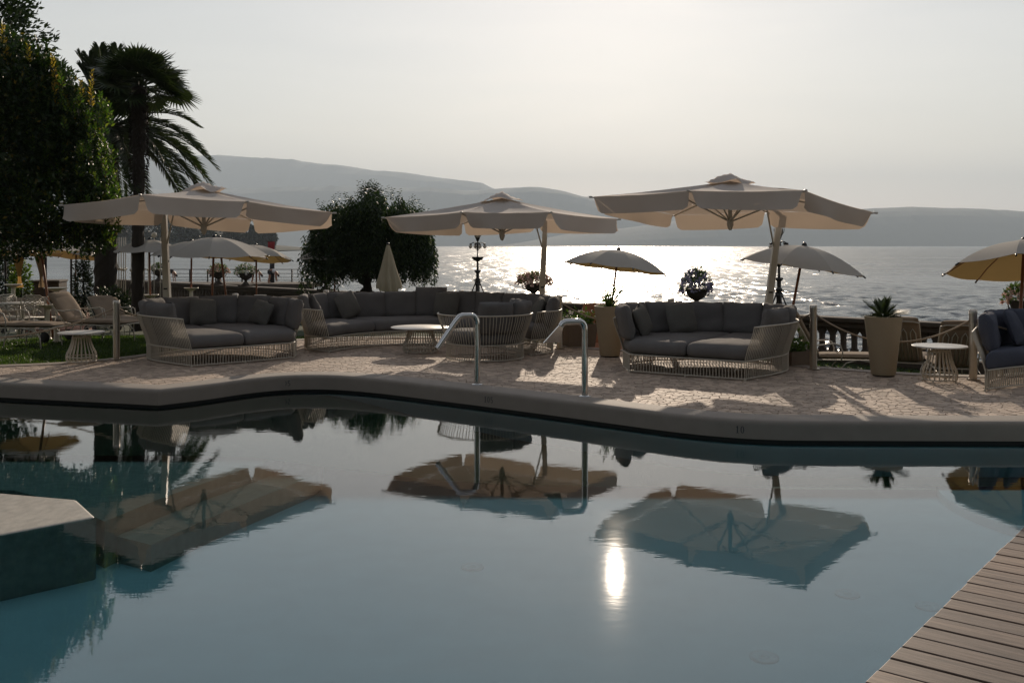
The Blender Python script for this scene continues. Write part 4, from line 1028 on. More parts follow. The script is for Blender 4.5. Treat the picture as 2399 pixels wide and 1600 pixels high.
# ------------------------------------------------------------------ ornate lamp posts
def spiral(c, r0, r1, a0, turns, n, plane):
    pts = []
    for i in range(n + 1):
        t = i / n; a = a0 + turns * 2 * math.pi * t; r_ = r0 + (r1 - r0) * t; u = math.cos(a) * r_; pts.append((c[0] + plane[0] * u, c[1] + plane[1] * u, c[2] + math.sin(a) * r_))
    return pts
def lamp_post(label, px):
    p = px_on_wall(px); T = thing('lamp_post', label, 'lamp post', (p.x, p.y, WT), 'ornate iron lamp posts')
    mb = MB(); mb.lathe([(.17, 0), (.17, .03), (.10, .05), (.06, .10), (.055, .34), (.075, .38), (.04, .42), (.045, .46), (.07, .49), (.07, .52), (.042, .55), (.042, .66), (.06, .70), (.06, .73), (.03, .76), (.026, .98), (.05, 1.0)], 16); autosmooth(mb.build('shaft', M_iron, T, True))
    for k in range(4):
        a = k * math.pi / 2 + .1; pl = (math.cos(a), math.sin(a)); mb = MB()
        mb.tube([(pl[0] * x, pl[1] * x, z) for x, z in ((.05, .46), (.07, .38), (.12, .26), (.165, .15), (.165, .07), (.12, .02), (.07, .035))], .016, 6)
        mb.tube(spiral((pl[0] * .095, pl[1] * .095, .10), .055, .015, 0, 1.4, 18, pl), .012, 5); mb.tube(spiral((pl[0] * .075, pl[1] * .075, .47), .035, .01, 3.1, -1.2, 12, pl), .010, 5)
        mb.tube(spiral((pl[0] * .05, pl[1] * .05, .715), .035, .012, 0, 1.2, 10, pl), .011, 5); mb.build('scroll', M_iron, T, True)
    mb = MB(); mb.lathe([(.03, 0.98), (.05, 1.0), (.11, 1.03), (.15, 1.075), (.155, 1.10), (.17, 1.105), (.17, 1.115), (.05, 1.11), (.015, 1.115), (.015, 1.52), (.03, 1.54), (.055, 1.60), (.06, 1.63), (.03, 1.635)], 20); autosmooth(mb.build('bowl', M_iron, T, True))
    for k in range(4):
        a = k * math.pi / 2 + .35; pl = (math.cos(a), math.sin(a)); mb = MB()
        mb.tube([(pl[0] * x, pl[1] * x, z) for x, z in ((.015, 1.30), (.05, 1.32), (.055, 1.40), (.03, 1.46), (.08, 1.50), (.14, 1.49), (.19, 1.46))], .010, 6); ar = mb.build('arm', M_iron, T, True)
        mb = MB(); mb.lathe([(.012, .02), (.03, .01), (.033, -.02)], 10, (pl[0] * .195, pl[1] * .195, 1.455)); mb.build('socket', M_iron, ar, True)
        mb = MB(); mb.lathe([(.02, 0)] + [(.048 * math.sin(math.pi * t / 8), -.05 + .05 * math.cos(math.pi * t / 8)) for t in range(2, 8)] + [(.004, -.1)], 14, (pl[0] * .20, pl[1] * .20, 1.435)); mb.build('globe', M_globe, ar, True)
    mb = MB(); mb.lathe([(.05, 1.62), (.075, 1.66), (.085, 1.72), (.07, 1.78), (.02, 1.80)], 16); mb.build('top_globe', M_globe, T, True)
    mb = MB()
    for k in range(6):
        a = k * math.pi / 3; mb.tube([(math.cos(a) * .055, math.sin(a) * .055, 1.62), (math.cos(a) * .10, math.sin(a) * .10, 1.70), (math.cos(a) * .11, math.sin(a) * .11, 1.76)], .008, 4)
    mb.build('crown', M_iron, T, True)
lamp_post('ornate black lamp post under the middle square parasol', 1119); lamp_post('ornate black lamp post beside the right parasol mast', 1825)

# ------------------------------------------------------------------ sun loungers and garden chairs
def tubes(name, runs, r_, m, T, n=5):
    mb = MB()
    for q in runs: mb.tube(q, r_, n)
    return mb.build(name, m, T, True)
def lounger(label, loc, rz, cush, ang=48, L=.62):
    """foot towards +x, head towards -x"""
    T = thing('sun_lounger', label, 'sun lounger', (loc[0], loc[1], lawn_z(loc[0], loc[1])), 'sun loungers on the lawn', rz)
    W = .31; zs_ = .36; ca_, sa_ = math.cos(R(ang)), math.sin(R(ang)); hx, hz_ = -.12 - ca_ * L, zs_ + sa_ * L
    tubes('seat_frame', [[(-.15, -W, zs_), (1.12, -W, zs_), (1.17, -W + .06, zs_ + .03), (1.17, W - .06, zs_ + .03), (1.12, W, zs_), (-.15, W, zs_), (-.15, -W, zs_)]] + [[(x, -W, zs_), (x, W, zs_)] for x in (.1, .35, .6, .85)], .011, M_frame, T)
    tubes('back_frame', [[(-.12, -W, zs_), (hx, -W, hz_), (hx - .04, -W + .08, hz_ + .02), (hx - .04, W - .08, hz_ + .02), (hx, W, hz_), (-.12, W, zs_)]]
          + [[(-.12 - ca_ * L * .1, y, zs_ + sa_ * L * .1), (-.12 - ca_ * L * .75, y, zs_ + sa_ * L * .75), (-.12 - ca_ * L * .85, y + .04, zs_ + sa_ * L * .85), (-.12 - ca_ * L * .75, y + .08, zs_ + sa_ * L * .75), (-.12 - ca_ * L * .1, y + .08, zs_ + sa_ * L * .1)] for y in (-.24, -.10, .04, .17)], .010, M_frame, T)
    for s_ in (-1, 1):
        tubes('arm', [[(-.30, s_ * W, zs_ + .26), (-.1, s_ * (W + .03), zs_ + .25), (.14, s_ * (W + .03), zs_ + .28), (.24, s_ * (W + .03), zs_ + .25), (.28, s_ * (W + .03), zs_ + .14), (.26, s_ * W, zs_ - .01)]], .012, M_frame, T)
        tubes('leg', [[(.55, s_ * W, zs_), (.78, s_ * W, zs_ - .03), (.90, s_ * W, zs_ - .12), (.93, s_ * W, 0)]], .012, M_frame, T)
        tubes('leg', [[(.52, s_ * W, zs_), (.34, s_ * W, zs_ - .05), (.25, s_ * W, zs_ - .15), (.22, s_ * W, 0)]], .012, M_frame, T)
        tubes('back_stay', [[(-.1, s_ * W, zs_), (-.38, s_ * W, zs_ - .06), (-.52, s_ * W, .12)]], .011, M_frame, T)
        mb = MB(); mb.lathe([(.10, -.015), (.11, 0), (.10, .015)], 16, mat=Matrix.Translation((-.52, s_ * (W + .03), .11)) @ Matrix.Rotation(R(90), 4, 'X')); mb.build('wheel', M_rub, T, True)
    c1 = xform(pillow(1.22, .58, .085, 8, 6, .3, .006, rng.random() * 9), Matrix.Translation((.50, 0, zs_ + .05)) @ Matrix.Rotation(R(90), 4, 'X')); c1.build('seat_cushion', cush, T, True)
    c2 = xform(pillow(L * 1.04, .60, .085, 8, 6, .3, .008, rng.random() * 9), Matrix.Translation((-.12 - ca_ * L * .52 + sa_ * .05, 0, zs_ + sa_ * L * .52 + ca_ * .05)) @ Matrix.Rotation(R(ang), 4, 'Y') @ Matrix.Rotation(R(90), 4, 'X')); c2.build('back_cushion', cush, T, True)
    c3 = xform(pillow(.16, .60, .10, 6, 4, .4, .004, rng.random() * 9), Matrix.Translation((hx + sa_ * .05 + .01, 0, hz_ + ca_ * .03)) @ Matrix.Rotation(R(ang), 4, 'Y') @ Matrix.Rotation(R(90), 4, 'X')); c3.build('head_roll', cush, T, True)
    return T
def at_px(px, d): return ((px - CX) / F * d, d)
lounger('beige sun lounger cut by the left edge behind the rope', at_px(8, 17.7), R(-8), M_beige, 52)
lounger('beige sun lounger with raised back beside the low pedestal table', at_px(190, 18.6), R(-14), M_beige, 52)
lounger('beige sun lounger with steep back just left of the steel bollard', at_px(262, 22.5), R(-42), M_beige, 44)
lounger('beige sun lounger by the palm trunk, second from the steel bollard', at_px(275, 25.5), R(-40), M_beige, 44)
lounger('beige sun lounger standing at the edge of the red path', at_px(112, 23.0), R(-38), M_beige, 42)
lounger('beige sun lounger in front of the yellow curtain', at_px(62, 24.5), R(-38), M_beige, 42)
lounger('beige sun lounger furthest left below the pavilion', at_px(0, 22.0), R(-38), M_beige, 42)
lounger('sun lounger back showing above the left day bed, by the mast', at_px(440, 25.0), R(-35), M_beige, 40)
lounger('sun lounger head roll behind the crossing parasol poles', at_px(512, 25.0), R(-60), M_beige, 40)
lounger('sun lounger top showing between day bed and curved sofa', at_px(596, 23.5), R(-50), M_beige, 36)
lounger('sun lounger top left of the curved sofa arm', at_px(690, 22.5), R(-75), M_beige, 42)
lounger('terracotta cushioned lounger left of the tall tapered planter', at_px(1385, 19.0), R(-110), M_terra, 62, .82)
lounger('terracotta cushioned lounger right of the tall tapered planter', at_px(1476, 18.6), R(-110), M_terra, 62, .82)
lounger('sun lounger seen side on behind the right rope', at_px(1925, 17.2), R(-6), M_beige, 62, .82)
lounger('sun lounger with its back to the planter holding a small palm', at_px(2118, 16.6), R(60), M_beige, 58, .82)
lounger('sun lounger seen from behind right of the pale side table', at_px(2235, 15.8), R(78), M_beige, 58, .82)

def garden_chair(label, loc, rz):
    T = thing('garden_chair', label, 'chair', (loc[0], loc[1], lawn_z(loc[0], loc[1])), 'white cast iron chairs', rz); w = .22
    tubes('seat', [[(-w, -w, .44), (w, -w, .44), (w, w, .44), (-w, w, .44), (-w, -w, .44)]] + [[(-w + .055 * k, -w, .44), (-w + .055 * k, w, .44)] for k in range(1, 8)], .010, M_frame, T, 4)
    tubes('backrest', [[(-w, w, .44), (-w - .01, w + .05, .82), (-w + .08, w + .06, .88), (w - .08, w + .06, .88), (w + .01, w + .05, .82), (w, w, .44)]], .013, M_frame, T, 5)
    lat = []
    for k in range(-3, 4):
        lat.append([(-.16, w + .045, .66 + k * .05), (.16, w + .05, .66 + k * .05 + .16)]); lat.append([(.16, w + .045, .66 + k * .05), (-.16, w + .05, .66 + k * .05 + .16)])
    lat = [[(x, y, min(max(z, .55), .86)) for x, y, z in q] for q in lat]; lat.append([(.17 * math.cos(a), w + .047, .70 + .15 * math.sin(a)) for a in [2 * math.pi * i / 16 for i in range(17)]])
    tubes('lattice', lat, .009, M_frame, T, 4)
    for sx in (-1, 1):
        tubes('arm', [[(sx * w, w + .02, .66), (sx * (w + .04), 0, .68), (sx * (w + .04), -w + .02, .66), (sx * (w + .01), -w, .56), (sx * w, -w, .45)]], .011, M_frame, T)
        for sy in (-1, 1): tubes('leg', [[(sx * w, sy * w, .44), (sx * (w - .02), sy * (w - .02), .22), (sx * (w + .03), sy * (w + .03), 0)]], .012, M_frame, T)
garden_chair('white cast iron chair with lattice back facing the lake', at_px(92, 19.5), R(180)); garden_chair('white cast iron chair turned sideways at the garden table', at_px(40, 20.3), R(70))
def garden_table(loc):
    T = thing('garden_table', 'white cast iron garden table between the left loungers', 'table', (loc[0], loc[1], lawn_z(*loc)))
    mb = MB(); mb.lathe([(.40, .70), (.41, .71), (.41, .725), (.40, .73)], 28); autosmooth(mb.build('table_top', M_frame, T, True))
    for k in range(4):
        a = k * math.pi / 2 + .6; c_, s_ = math.cos(a), math.sin(a); tubes('leg', [[(c_ * .3, s_ * .3, .70), (c_ * .22, s_ * .22, .45), (c_ * .2, s_ * .2, .25), (c_ * .3, s_ * .3, 0)]], .014, M_frame, T)
    mb = MB(); rg = [(math.cos(2 * math.pi * i / 24) * .21, math.sin(2 * math.pi * i / 24) * .21, .35) for i in range(24)]; mb.tube(rg, .010, 5, closed=True); mb.build('ring', M_frame, T, True)
garden_table(at_px(52, 19.8))

# ------------------------------------------------------------------ pavilion, poles, jetty
def pavilion():
    d = 32.0; o = D(70, 600, d); T = thing('pavilion', 'pavilion with yellow cloth roof and tied curtains at the far left', 'pavilion', (o.x, d, lawn_z(o.x, d)))
    gz = lawn_z(o.x, d); xs = [D(px, 600, d).x for px in (-20, 35, 138)]; zr = D(0, 588, d).z
    for x in (xs[0], xs[2]):
        for dy in (-.9, .9):
            mb = MB(); mb.tube([(x, d + dy, gz), (x, d + dy, zr + .05)], .035, 8); mb.build('post', M_dark, T, True, True)
    x0, x1 = xs[0] - .15, xs[2] + .15; mb = MB(); c = Vector(((x0 + x1) / 2, d, zr + .55)); cs = [Vector((x0, d - 1.05, zr)), Vector((x1, d - 1.05, zr)), Vector((x1, d + 1.05, zr)), Vector((x0, d + 1.05, zr))]
    for i in range(4): mb.add([cs[i], cs[(i + 1) % 4], c], [(0, 1, 2)])
    mb.build('roof_cloth', M_curtain, T, False, True)
    for i in range(4):
        a, b = cs[i], cs[(i + 1) % 4]; mb = MB(); N = 20
        mb.grid([[a.lerp(b, u / N) + Vector((0, 0, -.16 * t - (.025 * math.sin(u * 1.6) if t else 0))) for u in range(N + 1)] for t in (0, .5, 1)]); mb.build('roof_valance', M_curtain, T, True, True)
    for px, m, dy, w in ((75, M_curtain, -.9, .20), (123, M_curtain2, -.85, .19), (3, M_curtain2, -.9, .18)):
        x = D(px, 600, d).x; mb = MB(); rows = []; zt, zb = zr - .02, D(0, 671, d).z
        for i in range(17):
            t = i / 16; wf = w * (1 - .72 * sstep(t, 0, .72)) + .10 * sstep(t, .78, 1) * w * 3; rows.append([(x + (u / 20 - .5) * 2 * wf + .06 * t, d + dy + .06 * math.sin(u * 1.9) * (.35 + wf), zt + (zb - zt) * t) for u in range(21)])
        mb.grid(rows); mb.build('curtain', m, T, True, True)
pavilion()
pb = D(117, 655, 34.5); pier = MB(); pier.box((pb.x, 34.5, -.55), (.85, 1.2, 2.1), .2); pier.box((pb.x + .12, 34.4, -1.0), (.95, 1.3, 1.2), .2); pier.box((pb.x - .02, 34.5, .53), (.95, 1.3, .08), .2)
tag(bevel(pier.build('stone_pier', M_wall), .03, 2), 'brown stone wall end behind the pavilion curtains', 'wall')
poles = [(278.7, 0), (284.2, .3), (289.5, 0), (294.2, .3), (308, 0), (338, 0), (347.8, .2), (361, 0), (376, .2)]
pl = ['first', 'second', 'third', 'fourth', None, None, None, None, None]
plabs = ['slim white pole, leftmost of the cluster beside the thick palm trunk', 'slim white pole, second from left beside the thick palm trunk', 'slim white pole, third from left beside the thick palm trunk',
         'slim white pole, fourth from left beside the thick palm trunk', 'slim white pole touching the fan palm trunk on its left', 'slim white pole just right of the fan palm trunk',
         'slim white pole second right of the fan palm trunk', 'slim white pole carrying a round globe lamp', 'slim white pole nearest the left parasol mast']
for (px, dd), lab in zip(poles, plabs):
    d = 32.0 + dd; p = D(px, 690, d); gz = lawn_z(p.x, d); T = thing('white_pole', lab, 'pole', (p.x, d, gz), 'slim white poles near the palms'); zt = D(px, 556, d).z - gz
    mb = MB(); mb.tube([(0, 0, 0), (0, 0, zt)], .017, 6); mb.build('shaft', M_frame, T, True)
    zk = D(px, 630 + 4 * rng.random(), d).z - gz; mb = MB(); mb.lathe([(.01, -.05), (.045, -.03), (.055, 0), (.045, .03), (.01, .05)], 12, (0, 0, zk)); mb.build('knob', M_frame, T, True)
    if px == 361:
        mb = MB(); mb.lathe([(.02, -.09)] + [(.09 * math.sin(math.pi * t / 10), -.09 * math.cos(math.pi * t / 10)) for t in range(1, 10)] + [(.01, .09)], 18, (0, 0, zt + .07)); mb.build('globe', M_globe, T, True)

JD, JZ = 68.0, -0.85
def jetty():
    T = thing('jetty', 'bathing jetty with railing and ladder out on the lake', 'jetty', D(560, 668, JD))
    T.location.z = LAKE_Z; xa, xb = D(255, 660, JD).x, D(731, 660, JD).x
    mb = MB(); mb.box(((xa + xb) / 2, JD + 2, JZ - .14), (xb - xa, 4.2, .28)); mb.build('platform', M_wall, T, False, True)
    mb = MB(); mb.box(((xa + xb) / 2 - .3, JD + 2, (JZ - .3 + LAKE_Z - 1.2) / 2), (xb - xa - .6, 3.6, JZ - .3 - LAKE_Z + 1.2)); mb.build('footing', M_dark, T, False, True)
    for px in (275, 330, 404, 448, 468, 533, 600, 656, 706):
        x = D(px, 660, JD).x; mb = MB(); mb.box((x, JD + 3.7, JZ + .46), (.09, .09, .92)); mb.build('rail_post', M_iron, T, False, True)
    xr0, xr1 = xa, D(706, 660, JD).x
    for z in (.90, .60, .33, .12):
        mb = MB(); mb.tube([(xr0, JD + 3.7, JZ + z), (xr1, JD + 3.7, JZ + z)], .028 if z > .8 else .02, 6); mb.build('rail', M_iron, T, True, True)
    for px in (706, 720):
        x = D(px, 660, JD).x; mb = MB(); mb.tube([(x, JD + .2, JZ - .2), (x, JD + .2, JZ + .75)] + [(x + .18 - .18 * math.cos(a), JD + .2, JZ + .80 + .18 * math.sin(a)) for a in [math.pi * i / 8 for i in range(9)]] + [(x + .37, JD + .2, JZ + .3), (x + .37, JD + .2, LAKE_Z)], .03, 6); mb.build('ladder_rail', M_iron, T, True, True)
jetty()
fb = D(636, 660, JD + 2); T = thing('mooring_post', 'dark mooring post hung with a red banner on the jetty', 'post', (fb.x, JD + 2.2, JZ))
mb = MB(); h = D(636, 566, JD + 2).z - JZ; mb.tube([(0, 0, 0), (0, 0, h)], .17, 8); mb.build('post', M_dark, T, True)
mb = MB(); mb.grid([[(-.24 + .48 * u / 8 * (1 - .12 * t), -.20 - .03 * math.sin(u * 1.3 + t * 2), h - .02 - .80 * t) for u in range(9)] for t in (0, .25, .5, .75, 1)]); o = mb.build('banner', M_red, T, True); so = o.modifiers.new('s', 'SOLIDIFY'); so.thickness = .02
mb = MB(); mb.tube([(-.28, -.19, h), (.28, -.19, h)], .025, 6); mb.build('crossbar', M_dark, T, True)

def skin_mesh(name, pts, edges, rad, m, parent):
    me = bpy.data.meshes.new(name); me.from_pydata(pts, edges, []); o = link(bpy.data.objects.new(name, me)); o.parent = parent; me.materials.append(m)
    o.modifiers.new('skin', 'SKIN')
    for i, r_ in enumerate(rad): me.skin_vertices[0].data[i].radius = (r_, r_); me.skin_vertices[0].data[i].use_root = (i == 0)
    s_ = o.modifiers.new('sub', 'SUBSURF'); s_.levels = 2; s_.render_levels = 2; return o
def bather(label, px, d, rz, shirt, z=JZ, deep=1.0):
    p = D(px, 660, d); T = thing('person', label, 'person', (p.x, d, z), 'people bending on the jetty', rz)
    hip = (0, 0, .86); ch = (.30, 0, .86 - .02 * deep); nk = (.50, 0, .72)
    P = [hip, (.14, 0, .90), ch, nk, (.57, 0, .62), (.60, 0, .52),
         (.02, .10, .80), (.04, .12, .46), (-.04, .12, .08), (.10, .13, .03), (.02, -.10, .80), (.02, -.13, .46), (-.08, -.13, .08), (.06, -.14, .03),
         (.42, .17, .76), (.46, .20, .50), (.50, .20, .26), (.52, .20, .12), (.42, -.17, .76), (.44, -.22, .50), (.47, -.22, .26), (.50, -.22, .12)]
    E = [(0, 1), (1, 2), (2, 3), (3, 4), (4, 5), (0, 6), (6, 7), (7, 8), (8, 9), (0, 10), (10, 11), (11, 12), (12, 13), (3, 14), (14, 15), (15, 16), (16, 17), (3, 18), (18, 19), (19, 20), (20, 21)]
    Rr = [.13, .12, .14, .085, .075, .085, .095, .06, .042, .035, .095, .06, .042, .035, .055, .042, .035, .03, .055, .042, .035, .03]
    skin_mesh('body', P, E, Rr, M_skin, T)
    skin_mesh('shirt', [P[1], P[2], (.42, 0, .78)], [(0, 1), (1, 2)], [.145, .165, .14], M_shirt if shirt else M_dark, T)
    skin_mesh('shorts', [(.02, 0, .87), (.03, .10, .78), (.04, .12, .56), (.03, -.10, .78), (.03, -.12, .56)], [(0, 1), (1, 2), (0, 3), (3, 4)], [.15, .115, .095, .115, .095], M_dark, T)
    mb = MB(); mb.lathe([(.01, -.09), (.06, -.07), (.085, 0), (.07, .07), (.01, .10)], 12, mat=Matrix.Translation((.62, 0, .545)) @ Matrix.Rotation(R(150), 4, 'Y')); mb.build('hair', M_hair, T, True)
bather('person in white shirt bending down beside the red banner post', 631, JD + 1.2, R(8), True)
bather('person in dark clothes bending behind the flower urn, left of the banner', 592, JD + 1.0, R(15), False)
bather('person in dark clothes bending behind the crossing parasol poles', 515, JD + 1.0, R(190), False)
bather('person in dark clothes bending beside the left parasol mast', 392, JD + 1.0, R(5), False)

# ------------------------------------------------------------------ far point with trees and a villa
def crown_leaves(name, cen, rad, n, size, m, parent, shell=.55, up=.1, seed=None, cone=0.0):
    d = rand_dirs(n); r_ = shell + (1 - shell) * nrg.random((n, 1)) ** .7; lump = np.array([1 + .22 * mnoise.noise((float(a) * 2.3 + cen[0], float(b) * 2.3 + cen[1], float(c) * 2.3 + cen[2])) for a, b, c in d])[:, None]
    P = d * r_ * lump * np.asarray(rad)
    if cone: P[:, :2] *= (1 - cone * (P[:, 2:3] / rad[2] + 1) / 2)
    return leaves(name, P + np.asarray(cen), d + rand_dirs(n, up) * .9, nrg.uniform(.7, 1.3, n) * size, m, parent)
M_far = leafmat('far_leaf', [(0, (0.012, 0.020, 0.012)), (1, (0.030, 0.042, 0.024))], .15)
FD = 620.0
pt_ = MB(); prof = [(150, 9), (300, 10), (420, 9), (520, 6), (600, 4.0), (650, 2.5), (668, .5)]; rows = []
for px, h in prof:
    x = (px - CX) / F * FD; rows.append([(x, FD - 24, LAKE_Z - 1), (x, FD - 18, LAKE_Z + min(h, 2.0)), (x, FD + 20, LAKE_Z + h), (x, FD + 90, LAKE_Z + h * .8), (x, FD + 110, LAKE_Z - 1)])
pt_.grid(rows); pt_.f = [f[::-1] for f in pt_.f]; tag(pt_.build('promontory', M_hill, None), kind='structure')
def far_tree(label, px, y_top, y_bot, wpx, kind='round'):
    d = FD + rng.uniform(-8, 12); a, b = D(px, y_top, d), D(px, y_bot, d); h = a.z - b.z; w = wpx / F * d / 2
    T = thing('cypress_tree' if kind == 'cypress' else 'shore_tree', label, 'tree', (a.x, d, b.z), 'trees on the far point')
    mb = MB(); mb.tube([(0, 0, -2), (0, 0, h * .5)], [.5, .3], 6); mb.build('trunk', M_bark, T, True)
    crown_leaves('crown', (0, 0, h * .55), (w, w, h * .5), 900 if kind == 'cypress' else 2600, 1.5 if kind == 'cypress' else 2.0, M_far, T, .5, cone=.75 if kind == 'cypress' else 0)
for i, (px, yt, yb, w, k) in enumerate([(196, 500, 574, 70, 'r'), (262, 512, 576, 60, 'r'), (305, 508, 578, 56, 'r'), (352, 503, 578, 60, 'r'), (400, 512, 580, 52, 'r'), (446, 538, 582, 40, 'r'), (490, 544, 583, 36, 'r'), (545, 541, 583, 42, 'r'), (575, 550, 583, 36, 'r'), (601, 548, 583, 34, 'r'), (588, 531, 560, 6, 'cypress'), (592.5, 534, 560, 6, 'cypress'), (627, 545, 582, 38, 'r')]):
    lab = ['leftmost dark tree on the far point, behind the big leafy tree', 'dark tree on the far point seen left of the white poles', 'dark tree on the far point behind the white poles', 'dark tree on the far point behind the globe lamp', 'dark tree on the far point behind the left parasol mast',
           'dark tree before the villa, nearest the left parasol mast', 'dark tree before the middle of the villa', 'dark tree at the right corner of the villa', 'low dark tree right of the villa on the far point', 'low dark tree under the twin cypresses',
           'left one of the twin cypresses on the far point', 'right one of the twin cypresses on the far point', 'round dark tree at the tip of the far point'][i]
    far_tree(lab, px, yt, yb, w, 'cypress' if k == 'cypress' else 'round')
def villa(label, px0, px1, y0, y1, nwin, rows_):
    d = FD + 22; a, b = D(px0, y0, d), D(px1, y1, d); T = thing('villa', label, 'building', ((a.x + b.x) / 2, d, b.z)); w, h = b.x - a.x, a.z - b.z
    mb = MB(); mb.box((0, 6, h / 2 - 2), (w, 12, h + 4)); mb.build('wall', M_villa, T)
    mb = MB(); mb.add([(-w / 2 - 1, -1, h), (w / 2 + 1, -1, h), (w / 2 + 1, 13, h), (-w / 2 - 1, 13, h), (-w / 2 + 4, 6, h + 3), (w / 2 - 4, 6, h + 3)], [(0, 1, 5, 4), (2, 3, 4, 5), (1, 2, 5), (3, 0, 4), (3, 2, 1, 0)]); mb.build('roof', M_roof, T)
    for r_ in range(rows_):
        for i in range(nwin):
            mb = MB(); mb.box((-w / 2 + w * (i + .5) / nwin, -.03, h * (r_ + .55) / rows_), (1.1, .12, 2.0)); mb.build('window', M_win, T)
villa('pale villa on the far point below the left parasol canopy', 428, 512, 532, 575, 9, 3); villa('second pale house on the far point, right of the villa', 512, 538, 536, 575, 3, 3)
sp = D(657, 580, FD); mb = MB(); mb.tube([(sp.x, FD - 15, LAKE_Z - 1), (sp.x, FD - 15, LAKE_Z + 4.6)], .5, 6); tag(mb.build('marker_post', M_dark), 'dark marker post off the tip of the far point', 'post')

# ------------------------------------------------------------------ trees and palms
def big_tree():
    d = 17.0; T = thing('leafy_tree', 'big leafy tree with yellowing tips filling the upper left', 'tree', (-9.7, d, lawn_z(-9.7, d)))
    gz = T.location.z
    def lp(px, py, dd=0): p = D(px, py, d + dd); return np.array([p.x + 9.7, p.y - d, p.z - gz])
    mb = MB(); mb.tube([(0, 0, 0), (.08, .05, .8), (-.05, 0, 1.8), (.05, .1, 3.2), (.1, 0, 4.4)], [.17, .14, .12, .08, .03], 8); mb.build('trunk', M_bark, T, True)
    for tgt in ((60, 300), (160, 330), (200, 430), (20, 420), (110, 500), (220, 520), (90, 200)):
        q = lp(*tgt, rng.uniform(-.5, .5)); mb = MB(); s0 = np.array([0, .02, 1.2 + rng.random()]); mb.tube([s0, s0 * .5 + q * .5 + np.array([0, 0, .2]), q], [.07, .045, .02], 6); mb.build('branch', M_bark, T, True)
    lobes = [((30, 300), 150, 190, 1.0), ((95, 260), 95, 130, .8), ((150, 340), 80, 130, .7), ((205, 390), 52, 110, .55), ((120, 470), 125, 110, .9), ((225, 495), 55, 75, .5), ((40, 530), 130, 75, .9), ((-40, 200), 140, 160, 1.0), ((195, 270), 36, 70, .4), ((215, 560), 45, 35, .4), ((110, 190), 45, 50, .5)]
    Ps, Ds = [], []
    for (c, rx, rz_, ry) in lobes:
        n = int(3.1 * rx * rz_ * .1 * 1.15); dd = rand_dirs(n); r_ = .45 + .58 * nrg.random((n, 1)) ** .6
        lump = np.array([1 + .28 * mnoise.noise((float(a) * 3 + c[0], float(b) * 3, float(e) * 3 + c[1])) for a, b, e in dd])[:, None]
        sx, sz = rx / F * d, rz_ / F * d; Ps.append(lp(*c) + dd * r_ * lump * np.array([sx, ry * 1.2, sz])); Ds.append(dd * .7 + rand_dirs(n, .3))
    P, Dv = np.concatenate(Ps), np.concatenate(Ds)
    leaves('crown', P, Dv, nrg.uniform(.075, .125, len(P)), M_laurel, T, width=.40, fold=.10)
    # upright shoots on the outside, the tips young and yellow
    tips = [((216, 165), .62, 1), ((122, 128), .50, 1), ((125, 190), .40, 1), ((135, 180), .35, 1), ((65, 105), .30, 1), ((12, 90), .40, 1), ((25, 125), .35, 1), ((8, 60), .3, 1), ((90, 110), .3, 0), ((170, 225), .35, 0), ((188, 190), .30, 1), ((155, 225), .28, 1), ((245, 235), .35, 0), ((235, 215), .30, 0),
            ((240, 320), .35, 0), ((238, 290), .3, 0), ((262, 370), .35, 0), ((275, 430), .35, 0), ((285, 465), .30, 0), ((270, 400), .3, 0), ((235, 340), .3, 0), ((230, 260), .3, 0), ((60, 160), .3, 1), ((210, 330), .3, 0), ((40, 190), .3, 1), ((200, 250), .3, 0), ((278, 500), .3, 0), ((262, 545), .25, 0)]
    for k in range(110):
        a = rng.uniform(40, 265); b = rng.uniform(210, 560) if a > 170 else rng.uniform(150, 560)
        tips.append(((a, b), rng.uniform(.18, .34), 0))
    for grp, m, nm in ((1, M_young, 'young_leaves'), (0, M_shoot, 'shoots')):
        Ps, Ds, Sz = [], [], []; stems = MB()
        for (px, py), L, y in tips:
            if y != grp: continue
            tip = lp(px, py, rng.uniform(-.75, -.1)); lean = np.array([rng.uniform(-.12, .15), rng.uniform(-.1, .1), -1.0]) * L; base = tip + lean
            stems.tube([base, (base + tip) / 2 + np.array([.01, 0, 0]), tip], [.006, .005, .003], 4)
            k = int(L / .016)
            for i in range(k):
                t = i / k; a = i * 2.4; p = base + (tip - base) * t; Ps.append(p); Ds.append(np.array([math.cos(a), math.sin(a), .75 + .5 * t])); Sz.append(.10 * (1 - .35 * t))
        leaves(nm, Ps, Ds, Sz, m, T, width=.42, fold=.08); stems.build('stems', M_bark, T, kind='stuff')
big_tree()
def tall_dark_tree():
    d = 21.0; T = thing('tall_tree', 'tall dark tree rising out of the top left corner', 'tree', (-11.9, d, lawn_z(-11.9, d)))
    mb = MB(); mb.tube([(0, 0, 0), (.1, 0, 3), (0, 0, 8)], [.24, .18, .05], 8); mb.build('trunk', M_bark, T, True)
    P, Dv = [], []
    n = 24000; z = nrg.uniform(1.6, 9.6, n); rmax = np.interp(z, [1.6, 3, 5.5, 6.8, 8.2, 9.6], [1.2, 1.9, 1.95, 1.75, 1.0, .15]); a = nrg.uniform(0, 6.283, n); lump = 1 + .13 * np.sin(a * 5 + z * 3) + .10 * np.sin(a * 9 - z * 5)
    r_ = rmax * lump * (.55 + .45 * nrg.random(n) ** .6); P = np.stack([np.cos(a) * r_, np.sin(a) * r_, z], 1); Dv = np.stack([np.cos(a), np.sin(a), np.full(n, .3)], 1) + rand_dirs(n) * .8
    leaves('crown', P, Dv, nrg.uniform(.10, .17, n), M_dleaf, T, width=.45)
tall_dark_tree()
